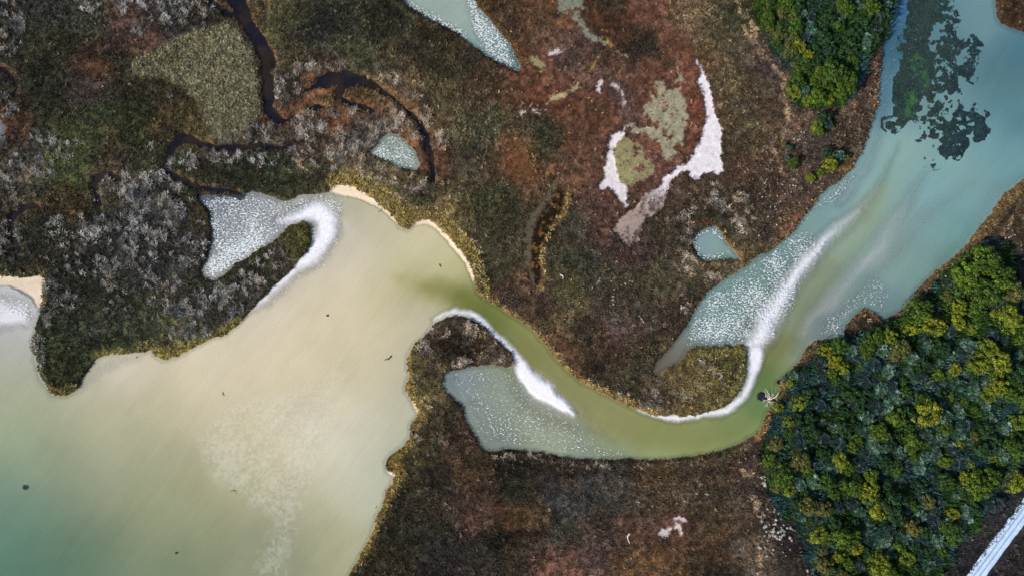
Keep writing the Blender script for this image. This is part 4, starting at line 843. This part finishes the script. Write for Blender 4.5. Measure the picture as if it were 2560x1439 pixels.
def crown_brush(seed, fans=26, per=34, leaf=0.5):
    """unit crown of pale spiky fans, like a half-bare silvery shrub"""
    g = np.random.default_rng(seed)
    Vs = []; Fs = []; Cs = []; base = 0; cs = []
    for i in range(fans):
        a = g.uniform(0, 6.283); rad = math.sqrt(g.random()) * .72
        c = np.array([rad * math.cos(a), rad * math.sin(a), .25 + .55 * math.sqrt(max(0, 1 - rad * rad)) * g.uniform(.4, 1)])
        cs.append((*c, .25))
        n = per
        d = g.normal(0, 1, (n, 3)); d[:, 2] = np.abs(d[:, 2]) * .7 + .1; d[:, :2] += c[:2] * 1.2; d /= np.linalg.norm(d, axis=1)[:, None]
        L = g.uniform(.14, .36, n); sd = np.cross(d, g.normal(0, 1, (n, 3))); sd /= np.linalg.norm(sd, axis=1)[:, None]
        w = g.uniform(.010, .026, n)[:, None]
        p0 = c + d * .03; p1 = c + d * L[:, None] * .6; p2 = c + d * L[:, None] + np.array([0, 0, -.04])
        Vs.append(np.stack([p0 - sd * w * .6, p0 + sd * w * .6, p1 + sd * w, p1 - sd * w, p2 + sd * w * .4, p2 - sd * w * .4], 1).reshape(-1, 3))
        b = base + np.arange(n)[:, None] * 6
        Fs.append(np.concatenate([b + np.array([[0, 1, 2, 3]]), b + np.array([[3, 2, 4, 5]])])); base += 6 * n
        br = math.exp(g.normal(-.15, .7)) * np.exp(g.normal(0, .35, n))
        t = np.stack([br, br, br], 1) * (1 + g.normal(0, .06, (n, 3)))
        Cs.append(np.repeat(t, 6, 0))
    V = np.concatenate(Vs); F = np.concatenate(Fs); C = np.concatenate(Cs)
    # sparse leaves between the fans
    n = int(900 * leaf); a = g.uniform(0, 6.283, n); rd = np.sqrt(g.random(n)) * .95
    P = np.stack([rd * np.cos(a), rd * np.sin(a), .15 + .6 * np.sqrt(1 - rd ** 2) * g.uniform(.3, 1, n)], 1)
    nn = g.normal(0, .6, (n, 3)) + np.array([0, 0, 1]); nn /= np.linalg.norm(nn, axis=1)[:, None]
    Vl = leaf_quads(P, nn, g.uniform(.04, .075, n), g); bl = np.exp(g.normal(-.55, .35, n))
    Cl = np.repeat(np.stack([bl * .62, bl * .95, bl * .55], 1), 4, 0)
    F2 = np.arange(4 * n).reshape(n, 4) + len(V)
    return np.concatenate([V, Vl]), [F, F2], np.clip(np.concatenate([C, Cl]), .1, 3), np.array(cs)
def trunk_mesh(name, cs, seed, limbs=6, hgt=0.55, r0=.075, mat=None):
    g = np.random.default_rng(seed)
    paths = [([(0, 0, -.35), (.02, .01, -.1), (.0, .03, .1), (.03, .0, .3)], [r0 * 1.3, r0, r0 * .85, r0 * .6])]
    for c in cs[g.permutation(len(cs))[:limbs]]:
        s = np.array([.01, .02, g.uniform(-.05, .2)]); e2 = np.array(c[:3])
        m1 = s * .6 + e2 * .4 + np.array([*(g.normal(0, .05, 2)), .05]); m2 = s * .25 + e2 * .75 + np.array([*(g.normal(0, .05, 2)), .03])
        paths.append(([s, m1, m2, e2], [r0 * .5, r0 * .38, r0 * .26, r0 * .08]))
    V, F = tubes(paths, 6)
    return mesh_np(name, V, F, None, [mat or M_TRUNK], True)

KIND = {}
def leafy_kind(key, ca, cb, seeds, lobes=36):
    m = mat_col('leaves_' + key, .6, .12, (ca, cb), .3)
    L = []
    for s in seeds:
        V, C, cs = crown_leafy(s, lobes)
        L.append((mesh_np('crown_' + key, V, np.arange(len(V)).reshape(-1, 4), C, [m]), trunk_mesh('trunk_' + key, cs, s)))
    KIND[key] = L
def brush_kind(key, ca, cb, seeds, leaf):
    m = mat_col('twigs_' + key, .7, .1, (ca, cb), .3)
    L = []
    for s in seeds:
        V, F, C, cs = crown_brush(s, leaf=leaf)
        L.append((mesh_np('crown_' + key, V, F, C, [m]), trunk_mesh('trunk_' + key, cs, s)))
    KIND[key] = L
leafy_kind('yellow', (.180, .200, .012), (.095, .145, .012), (11, 12, 13, 14))
leafy_kind('green', (.075, .125, .008), (.035, .080, .010), (21, 22, 23, 24))
leafy_kind('dark', (.014, .046, .014), (.022, .058, .014), (31, 32, 33, 34))
leafy_kind('olive', (.12, .115, .028), (.085, .10, .020), (41, 42))
leafy_kind('rust', (.20, .085, .01), (.16, .07, .01), (51,), 14)
brush_kind('silver', (.15, .235, .18), (.055, .115, .085), (61, 62, 63, 64), 1.3)
brush_kind('grey', (.045, .075, .07), (.04, .07, .085), (71, 72, 73), 1.0)
WORD = {'yellow': 'yellow-green', 'green': 'mid-green', 'dark': 'dark green', 'olive': 'olive-brown', 'rust': 'rust-orange', 'silver': 'silvery spiky', 'grey': 'blue-grey twiggy'}
def plant(x, y, r, kind, label, group=None, hf=1.0):
    r = r * (.92 if kind in ('yellow', 'olive') else 1.0)
    """x,y: photo pixel of the crown centre; r: crown radius in photo pixels"""
    shrub = kind in ('silver', 'grey')
    R_ = r * S
    base = 0.35 * R_ + 0.25
    h = base + R_ * 0.5
    k = (H - h) / H
    X, Y = float(wx(x)) * k, float(wy(y)) * k
    name = 'shrub' if shrub else 'tree'
    root = bpy.data.objects.new(name, None); COL.objects.link(root)
    gz_ = max(0.0, ground_at(X / S + CX, CY - Y / S)[0])
    root.location = (X, Y, gz_); root.empty_display_size = .3
    cm, tm = random.choice(KIND[kind])
    rz = random.uniform(0, 6.28); sz = R_ * random.uniform(.85, 1.15) * hf
    ax = random.uniform(.86, 1.16)
    for nm, me in (('crown', cm), ('trunk', tm)):
        o = bpy.data.objects.new(nm, me); COL.objects.link(o); o.parent = root
        o.location = (0, 0, base); o.rotation_euler = (0, 0, rz); o.scale = (R_ * ax, R_ / ax, sz)
    tag(root, label, 'shrub' if shrub else 'tree', group)
    return root

PLACED = []; KCOUNT = []
def P_(x, y, r, kind, label, group=None):
    PLACED.append((x, y, r)); KCOUNT.append('s' if kind in ('silver', 'grey') else 't'); return plant(x, y, r, kind, label, group)
EX = [
 # bushes on the open marsh between the two woods
 (2040,318,17,'yellow','bright yellow bush on open marsh below the northern wood, touching a darker one'),
 (2058,296,19,'dark','shaded upper right of the bright yellow marsh bush, built as a dark green bush'),  # dark leaves paint in the shaded side of one bush
 (2047,330,13,'green','low green bush at the foot of the bright yellow marsh bush'),
 (2068,312,13,'grey','grey-green shrub on the right side of the yellow and dark marsh bushes'),
 (2078,319,5,'yellow','tiny yellow bush beside the grey-green marsh shrub'),
 (1957,362,9,'olive','olive bush growing beside the straw line above a bleached shrub'),
 (1972,371,9,'silver','small bleached white shrub beside the straw line'),
 (1967,398,8,'silver','lower of two bleached shrubs by the straw line'),
 (1981,409,15,'green','round green bush below the bleached shrubs near the straw line'),
 (2064,382,14,'dark','dark green bush on top of the clump by the lagoon bank'),
 (2072,412,19,'yellow','speckled yellow bush in the middle of the clump by the lagoon bank'),
 (2092,390,16,'silver','blue-white shrub on the right of the clump by the lagoon bank'),
 (2112,395,9,'yellow','small lime bush nearest the lagoon, right of the blue-white shrub'),
 (2048,433,11,'yellow','small yellow bush below the clump by the lagoon bank'),
 (2024,444,13,'yellow','golden bush furthest left below the clump by the lagoon bank'),
 # northern wood
 (2004,226,20,'silver','bleached half-dead tree at the lower tip of the northern wood'),
 (1983,232,20,'yellow','yellow-green tree left of the bleached tree in the northern wood'),
 (2016,252,17,'yellow','yellow-green tree under the bleached tree in the northern wood'),
 (2042,244,24,'green','green tree on the lower rim of the northern wood'),
 (2070,250,16,'yellow','lime-tinted tree at the lowest right rim of the northern wood'),
 (2098,236,20,'green','green tree at the lower right corner of the northern wood'),
 (2085,185,34,'green','largest broad green tree in the lower half of the northern wood'),
 (2118,205,26,'green','green tree on the right flank of the large broad one in the northern wood'),
 (2052,190,24,'green','green tree on the left flank of the large broad one in the northern wood'),
 (2020,142,18,'yellow','golden tree on the marsh side of the northern wood, below two others'),
 (1995,120,20,'yellow','yellow tree on the marsh side of the northern wood with bare twigs below'),
 (1982,100,18,'olive','olive tree on the marsh side of the northern wood'),
 (1948,90,22,'olive','brownish tree on the marsh side of the northern wood, above the olive one'),
 (1918,52,22,'green','round bright green tree bulging from the marsh side of the northern wood'),
 (1966,112,14,'olive','small olive tree at the marsh edge of the northern wood'),
 (1985,165,14,'olive','small brown-green tree at the notch of the northern wood'),
 (2005,178,12,'yellow','small yellow tree just above the bleached tree of the northern wood'),
 # south-east wood, along the creek
 (1973,957,13,'yellow','small golden tree at the creek corner, right above the bleached fallen tree'),
 (1961,948,10,'silver','small pale shrub on the creek corner above the bleached fallen tree'),
 (1982,935,14,'silver','white-blue shrub on the creek bank above the golden tree'),
 (1996,1006,24,'yellow','golden tree nearest to the right of the bleached fallen tree'),
 (1945,1017,15,'yellow','golden tree just below the bleached fallen tree at the water'),
 (1966,1050,19,'yellow','lime-gold tree below the two golden ones beside the creek bend'),
 (2049,905,20,'grey','blue-grey shrub between the creek and a row of gold trees'),
 (2063,876,18,'yellow','first gold tree from the creek point, upper left of its row'),
 (2082,897,22,'yellow','second gold tree in the row running down from the creek point'),
 (2104,918,21,'yellow','last and lowest gold tree in the row running down from the creek point'),
 (2095,864,26,'green','green tree above the row of gold trees on the creek side'),
 (2164,868,26,'green','green tree between the small marsh spit and the wood'),
 (2145,918,11,'yellow','small isolated gold treetop among grey shrubs'),
 (2220,838,24,'yellow','gold tree at the upper rim of the wood beside the spit'),
 (2246,874,32,'olive','half-bare olive and gold tree with visible twigs'),
 (2279,818,26,'yellow','long gold tree on the upper rim of the wood'),
 (2327,812,32,'yellow','broad gold tree right of the long gold one on the upper rim'),
 (2298,776,34,'green','green tree at the water on the upper rim of the wood'),
 (2362,740,18,'olive','small pale olive tree on the bank below the big green mass'),
 (2394,768,26,'yellow','gold-green tree just under the big green mass'),
 (2411,692,42,'green','left tree of the big green mass at the top of the south-east wood'),
 (2462,656,44,'green','top tree of the big green mass at the head of the south-east wood'),
 (2488,700,40,'green','right tree of the big green mass at the top of the south-east wood'),
 (2452,732,40,'green','lowest tree of the big green mass at the top of the south-east wood'),
 (2526,728,34,'olive','gold-tipped tree right of the big green mass near the picture edge'),
 (2522,795,36,'yellow','gold-tipped tree below its twin near the right picture edge'),
 (2425,822,17,'yellow','single small gold treetop in the dark upper wood'),
 (2446,908,30,'yellow','gold tree left of its larger neighbour in the right part of the wood'),
 (2498,905,34,'yellow','larger gold tree in the right part of the wood'),
 (2491,964,30,'yellow','gold tree below the larger one in the right part of the wood'),
 (2314,1030,38,'yellow','biggest lime-green crown in the centre of the wood'),
 (2300,1000,24,'green','green crown touching the top of the biggest lime-green crown'),
 (2192,1078,28,'green','green crown amid silvery shrubs in the left part of the wood'),
 (2143,1099,17,'green','smaller green crown left of the green crown amid silvery shrubs'),
 (2098,1151,26,'yellow','round yellow-green crown standing alone among dark crowns in the left part of the wood'),
 (1997,1154,31,'olive','large olive crown on the marsh edge of the wood'),
 (1952,1186,32,'green','large green crown bulging to the marsh, left of the large olive crown'),
 (1922,1150,20,'green','green crown at the marsh edge just above the large bulging one'),
 (1938,1108,22,'olive','olive-green crown at the marsh edge under the creek bend'),
 (2171,1224,32,'yellow','yellow-green crown beside the deepest dark gap of the wood'),
 (2129,1215,28,'green','green crown left of the yellow-green one at the dark gap'),
 (2224,1250,36,'dark','very dark green crown in the deepest part of the wood'),
 (2192,1274,28,'yellow','yellow-green crown below the deepest dark gap of the wood'),
 (2015,1262,30,'olive','olive-gold crown behind the white-flowered bushes'),
 (2056,1269,26,'olive','greyish olive crown right of the olive-gold one'),
 (2109,1340,34,'green','large green crown low in the left part of the wood'),
 (2536,1203,26,'yellow','lone round bush standing apart at the right edge of the wood'),
 (2548,1200,16,'dark','shaded right side of the lone round bush, built as a dark bush'),  # darker leaves put in for the side turned from the sun
 (2533,1123,26,'green','round green crown at the right picture edge above the lone bush'),
 (2442,1212,36,'green','broad green crown on the eastern edge facing the gravel track'),
 (2428,1117,10,'rust','tiny rust-orange treetop in the dark eastern wood'),
 (2430,1090,16,'olive','brownish treetop just above the tiny rust-orange one'),
 (2477,1144,14,'yellow','small pale yellow spiky treetop on the eastern edge'),
 (2376,1330,30,'green','green crown at the lower east corner facing the gravel track'),
 (2317,1252,22,'olive','brownish round crown right of the deepest part of the wood'),
 (2279,1314,26,'olive','grey-olive crown below the brownish round one'),
 (2195,1408,34,'yellow','yellow-green crown at the bottom edge of the picture'),
 (2473,1262,18,'grey','ghostly blue-grey shrub on bare ground between wood and track'),
 (2496,1252,15,'grey','smaller ghostly shrub nearest to the gravel track'),
 (2181,1112,20,'silver','bright silver starburst shrub left of centre in the wood'),
 (2387,1241,13,'silver','small bright silver shrub near the eastern edge of the wood'),
 (2216,1010,20,'silver','bright silver shrub in the upper middle of the wood'),
 (2244,1132,20,'silver','round lilac-silver shrub right of the silver starburst'),
]
for a in EX: P_(*a)

def sector(x, y):
    if y < 400: 
        return ('of the northern wood by the lagoon, near the water' if x > 2120 else 'of the northern wood, on its marsh side' if x < 2000 else 'in the middle of the northern wood')
    if y < 860: return 'in the upper part of the south-east wood'
    if x < 2060: return 'on the western edge of the south-east wood'
    if x > 2430: return 'on the eastern side of the south-east wood'
    if y < 1100: return 'in the upper middle of the south-east wood'
    if y < 1290: return 'in the middle of the south-east wood'
    return 'in the lowest part of the south-east wood'
def fill(F, bbox, tries, kinds):
    for _ in range(tries):
        nt_ = sum(1 for p in KCOUNT if p == 't')
        x = random.uniform(bbox[0], bbox[2]); y = random.uniform(bbox[1], bbox[3])
        kd = kinds(x, y)
        r = random.uniform(13, 22) if kd in ('silver', 'grey') else random.choice([random.uniform(11, 18), random.uniform(17, 27)])
        if len(KCOUNT) - nt_ >= 298 and kd in ('silver', 'grey') or nt_ >= 298 and kd not in ('silver', 'grey'): continue
        d = float(samp(F, np.array([x]), np.array([y]))[0])
        if d > -r * .55: continue
        if any((x - a) ** 2 + (y - b) ** 2 < (0.585 * (r + c)) ** 2 for a, b, c in PLACED): continue
        sc_ = sector(x, y)
        w = 'shrub' if kd in ('silver', 'grey') else 'tree'
        g = f'{WORD[kd]} {w}s {sc_}'
        P_(x, y, r, kd, f'{WORD[kd]} {w} {sc_}', g)
def k1(x, y):
    u = random.random()
    n = float(fbm(np.array([x]), np.array([y]), 160, 3, 4)[0])
    if x < 1985 or y > 1330 and x < 2130: return 'olive' if u < .45 else 'green' if u < .8 else 'yellow'
    if y < 860: return 'green' if u < .45 else 'dark' if u < .75 else 'yellow' if u < .85 else 'grey'
    if x > 2420: return 'dark' if u < .4 else 'green' if u < .65 else 'yellow' if u < .8 else 'silver'
    p = sst(.38, .62, n)
    if u < .16 + .26 * p: return 'silver' if random.random() < .5 else 'grey'
    if x > 2330 or y < 960: return 'dark' if u < .56 else 'green' if u < .80 else 'yellow'
    return 'dark' if u < .72 else 'green' if u < .96 else 'yellow'
def k2(x, y):
    u = random.random()
    if y > 160: return 'green' if u < .8 else 'dark'
    if x < 1990: return 'olive' if u < .4 else 'green'
    return 'dark' if u < .48 else 'green' if u < .7 else 'silver' if u < .88 else 'grey'
fill(D_F2, (1850, -25, 2250, 280), 1500, k2)
fill(D_F1, (1890, 600, 2600, 1475), 7000, k1)
print('plants', len(PLACED), sum(o.name.startswith('tree') for o in COL.objects), sum(o.name.startswith('shrub') for o in COL.objects))
# low evergreen undergrowth between the trees
px = rng.uniform(1840, 2640, 60000); py = rng.uniform(-80, 1500, 60000)
dF = samp(D_FOREST, *warp(px, py, 14, 40, 2))
keep = (rng.random(len(px)) < sst(14, -12, dF) * (.5 + .8 * fbm(px, py, 40, 3, 1))); px, py = px[keep], py[keep]; e = evalf(px, py); keep = e['wet'] > 5; px, py = px[keep], py[keep]; z = e['z'][keep]; n = len(px)
bl = sst(.42, .6, fbm(px, py, 70, 3, 7))[:, None]
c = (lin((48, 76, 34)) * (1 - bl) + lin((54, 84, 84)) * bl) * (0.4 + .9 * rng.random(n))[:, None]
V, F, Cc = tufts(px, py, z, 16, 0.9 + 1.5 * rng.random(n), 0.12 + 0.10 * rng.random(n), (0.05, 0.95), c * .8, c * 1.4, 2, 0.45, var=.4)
o = link('undergrowth', mesh_np('undergrowth', V, F, Cc, [M_GRASS])); tag(o, 'dark blue-green undergrowth filling the gaps between the trees', 'undergrowth', None, 'stuff')

# white-flowered bushes on the edge of the wood
def white_puff(seed):
    g = np.random.default_rng(seed); n = 90
    d = fib(n, .3, g); P = d * g.uniform(.6, 1.05, n)[:, None] * np.array([1, 1, .8]) + np.array([0, 0, .6])
    nn = d + g.normal(0, .4, d.shape); nn /= np.linalg.norm(nn, axis=1)[:, None]
    V = leaf_quads(P, nn, g.uniform(.18, .32, n), g)
    w = np.where(g.random(n)[:, None] < .8, np.array([[.80, .80, .78]]), np.array([[.14, .12, .08]])) * g.uniform(.8, 1.05, n)[:, None]
    return mesh_np('white_bush', V, np.arange(4 * n).reshape(n, 4), np.repeat(w, 4, 0), [M_GRASS])
PUFF = [white_puff(s) for s in range(4)]
clusters = [((1985,1275),(70,28),34,'scattered on the dark ground beside the south-east wood'),((1928,1340),(26,40),30,'scattered on the dark ground beside the south-east wood'),((1907,1200),(6,16),9,'in a short row at the left edge of the south-east wood'),
            ((1950,1330),(40,30),26,'scattered on the dark ground beside the south-east wood'),((2030,1425),(14,10),8,'at the bottom left corner of the south-east wood'),((2515,590),(14,20),13,'around the blue patch above the big green trees'),
            ((1565,705),(36,12),9,'dotted over the middle marsh'),((1530,745),(8,22),7,'dotted over the middle marsh'),((1930,480),(60,50),26,'dotted over the brown marsh west of the lagoon bank'),((1960,530),(30,26),10,'dotted over the brown marsh west of the lagoon bank'),((1500,700),(10,6),6,'dotted over the middle marsh'),((2000,345),(28,18),8,'near the bushes on the open marsh')]
for (cx_, cy_), (sx_, sy_), n, wh in clusters:
    for i in range(n):
        x = random.gauss(cx_, sx_ * .6); y = random.gauss(cy_, sy_ * .6); r = random.uniform(1.3, 3.4) * (.75 if cy_ < 800 else 1.25)
        gz_, gw_ = ground_at(x, y)
        if gw_ < 4: continue
        o = link('white_bush', random.choice(PUFF)); o.location = (float(wx(x)), float(wy(y)), gz_ + .12); q = r * S
        o.scale = (q, q * random.uniform(.7, 1.2), q); o.rotation_euler = (0, 0, random.uniform(0, 6))
        tag(o, 'tiny white-flowered bush ' + wh, 'bush', 'white-flowered bushes ' + wh)

# ------------------------------------------------------------------ single things: dead tree, driftwood
def pxpath(pts, ox, oy, k, zs):
    return [(float(wx(ox + x / k)) * (H - z) / H, float(wy(oy + y / k)) * (H - z) / H, z) for (x, y), z in zip(pts, zs)]
K = 7.572
root = bpy.data.objects.new('fallen_tree', None); COL.objects.link(root); rx, ry = float(wx(1921.3)), float(wy(997.5)); root.location = (rx, ry, 0)
tag(root, 'bleached dead tree with bare radiating branches lying at the creek bend', 'dead tree')
BR = [([(545,745),(556,690),(545,630),(510,580),(475,530)], [.4,.9,1.3,1.7,1.9], .13), ([(535,735),(505,665),(482,610),(445,575)], [.4,.8,1.2,1.4], .11), ([(508,665),(530,636)], [.8,1.2], .06),
      ([(485,690),(478,650),(470,640)],[.7,1.,1.2],.07), ([(555,735),(600,690),(628,652),(645,625)], [.4,.9,1.3,1.6], .10), ([(560,738),(620,715),(670,690),(710,640),(725,605)], [.4,.8,1.2,1.5,1.8], .13), ([(668,692),(700,668),(720,640),(735,612)], [1.2,1.4,1.6,1.7], .07), ([(640,710),(680,722),(690,752)], [.9,1.0,.9], .07),
      ([(560,740),(590,730),(602,748)], [.4,.7,.8], .08), ([(530,745),(470,755),(428,738)], [.4,.6,.8], .10), ([(475,755),(430,792)], [.6,.7], .08), ([(540,765),(520,820),(490,850),(460,876)], [.4,.6,.8,.9], .11), ([(520,822),(517,868),(500,892)], [.6,.8,.9], .08), ([(552,765),(590,800),(632,795)], [.4,.6,.7], .09), ([(552,772),(580,820),(636,832)], [.4,.5,.6], .09), ([(600,800),(630,775)], [.6,.8], .06)]
for pts, zs, r0 in BR:
    P = np.array(pxpath(pts, 1850, 900, K, zs)) - np.array([rx, ry, 0])
    t = np.linspace(0, 1, len(P)); t2 = np.linspace(0, 1, len(P) * 3)
    P = np.stack([np.interp(t2, t, P[:, i]) for i in range(3)], 1); P[1:-1] += rng.normal(0, .05, (len(P) - 2, 3))
    Rr = r0 * .72 * (1 - .7 * t2)
    V, F = tubes([(P, Rr)], 6); link('branch', mesh_np('branch', V, F, None, [M_BLEACH], True), root)
pts = pxpath([(700,800),(620,770),(545,750),(500,735)], 1850, 900, K, [.5,.3,.2,.05]); P = np.array(pts) - np.array([rx, ry, 0])
V, F = tubes([(P, [.16,.26,.32,.22])], 8); link('trunk', mesh_np('trunk', V, F, None, [M_DRIFT], True), root)

def stick(name, label, pts, r, mat, z=.03, cat='driftwood', twigs=()):
    paths = []
    for q, k in [(pts, 1.0)] + [(t, .7) for t in twigs]:
        P = np.array([(float(wx(x)), float(wy(y)), 0) for x, y in q]); P[:, 2] = z + r * .5 + .04 * np.sin(np.arange(len(P)))
        t = np.linspace(0, 1, len(P)); t2 = np.linspace(0, 1, len(P) * 4); P = np.stack([np.interp(t2, t, P[:, i]) for i in range(3)], 1)
        paths.append((P, r * k * (1 - .55 * t2)))
    c = paths[0][0].mean(0)
    paths = [(p - c, rr) for p, rr in paths]
    V, F = tubes(paths, 6); o = link(name, mesh_np(name, V, F, None, [mat], True)); o.location = c
    tag(o, label, cat); return o
stick('driftwood', 'dark forked driftwood branch afloat in the middle of the lagoon', [(977,889),(975,894),(970,896),(965,897),(962,900)], .16, M_DRIFT, twigs=[[(970,895),(971,900)]])
stick('driftwood', 'short dark floating stick near the east beach of the lagoon', [(1098,660),(1100,664),(1101,668)], .12, M_DRIFT)
stick('driftwood', 'thin curled twig in the lagoon south of the left spit', [(557,980),(557,984),(560,989)], .08, M_DRIFT)
stick('driftwood', 'thin arched twig on the spotted shoal low in the lagoon', [(578,1227),(584,1224),(588,1226),(589,1230)], .08, M_DRIFT)
stick('driftwood', 'dark twig standing off the sandy bank low on the lagoon shore', [(939,1269),(943,1263)], .07, M_DRIFT)
stick('driftwood', 'tiny dark stick off the curved beach by the golden bank', [(945,531),(952,527),(955,521)], .07, M_DRIFT)
stick('driftwood', 'dark stick floating under the golden left spit', [(341,893),(344,890)], .12, M_DRIFT)
stick('driftwood', 'long thin stick trailing from the weed mat', [(2330,426),(2340,426),(2350,423)], .09, M_DRIFT)
stick('dead_branch', 'bleached white forked branch lying on the red-brown lower marsh', [(1573,1330),(1568,1337),(1569,1345),(1573,1354)], .22, M_BLEACH, .6, 'dead branch', [[(1568,1337),(1566,1334)]])
stick('dead_branch', 'pale crescent of wood beside the brown slough', [(1400,686),(1406,689),(1408,694),(1406,697)], .18, M_BLEACH, .6, 'dead branch')
stick('dead_branch', 'pale thin branch on the dark central marsh', [(1597,788),(1603,797),(1609,806)], .14, M_BLEACH, .6, 'dead branch')
stick('dead_branch', 'white bare branch at the wood edge near the yellow tree', [(2002,158),(2008,152),(2010,146)], .12, M_BLEACH, 2.2, 'dead branch', [[(2002,158),(1994,155)]])
# dark clumps of weed afloat
def clump(label, x, y, r, seed):
    g = np.random.default_rng(seed); n = int(60 + 40 * r)
    a = g.uniform(0, 6.28, n); d = np.sqrt(g.random(n)) * r * S * g.uniform(.5, 1.1, n)
    P = np.stack([d * np.cos(a), d * np.sin(a) * .85, .02 + .08 * g.random(n)], 1); nn = g.normal(0, .3, (n, 3)) + np.array([0, 0, 1]); nn /= np.linalg.norm(nn, axis=1)[:, None]
    V = leaf_quads(P, nn, g.uniform(.08, .2, n), g); V[:, 2] = np.maximum(V[:, 2], .008)
    c = lin((26, 30, 52))[None] * g.uniform(.5, 1.4, n)[:, None]
    o = link('weed_clump', mesh_np('weed_clump', V, np.arange(4 * n).reshape(n, 4), np.repeat(c, 4, 0), [M_WEED])); o.location = (float(wx(x)), float(wy(y)), 0)
    tag(o, label, 'weed clump')
clump('dark weed clump drifting alone in the teal lower left of the lagoon', 64, 1217, 7, 1)
clump('dark ragged mat on the water left of the bleached fallen tree', 1905, 990, 13, 2)  # dark flat leaf quads spread just above the water
clump('dark sunken roots at the wooded creek corner above the fallen tree', 1948, 954, 6, 3)
clump('tiny dark speck of weed at the bottom of the lagoon', 441, 1381, 2, 4)
clump('tiny dark speck of weed left of the driftwood branch', 819, 788, 2, 5)

# ------------------------------------------------------------------ light, sky, camera
SUN_AZ = math.radians(245); SUN_EL = math.radians(33)      # azimuth clockwise from north (+Y)
w = bpy.data.worlds.new('World'); bpy.context.scene.world = w; w.use_nodes = True
nt = w.node_tree; bg = nt.nodes['Background']
sky = nt.nodes.new('ShaderNodeTexSky'); sky.sky_type = 'NISHITA'; sky.sun_disc = False; sky.sun_elevation = SUN_EL; sky.sun_rotation = SUN_AZ
nt.links.new(sky.outputs[0], bg.inputs[0]); bg.inputs[1].default_value = 0.12
ld = bpy.data.lights.new('sun', 'SUN'); ld.energy = 4.6; ld.angle = math.radians(.5); ld.color = (1, .94, .84)
lo = bpy.data.objects.new('sun', ld); COL.objects.link(lo)
from mathutils import Vector
v = Vector((math.sin(SUN_AZ) * math.cos(SUN_EL), math.cos(SUN_AZ) * math.cos(SUN_EL), math.sin(SUN_EL)))
lo.rotation_euler = v.to_track_quat('Z', 'Y').to_euler(); lo.location = v * 100
cam = bpy.data.cameras.new('camera'); cam.sensor_width = 36; cam.lens = 36 * H / 256.0; cam.clip_end = 40000; cam.clip_start = 1
co = bpy.data.objects.new('camera', cam); COL.objects.link(co); co.location = (0, 0, H); co.rotation_euler = (0, 0, 0)
sc = bpy.context.scene; sc.camera = co
sc.view_settings.view_transform = 'Standard'; sc.view_settings.look = 'None'; sc.view_settings.exposure = 0.2; sc.view_settings.gamma = 1
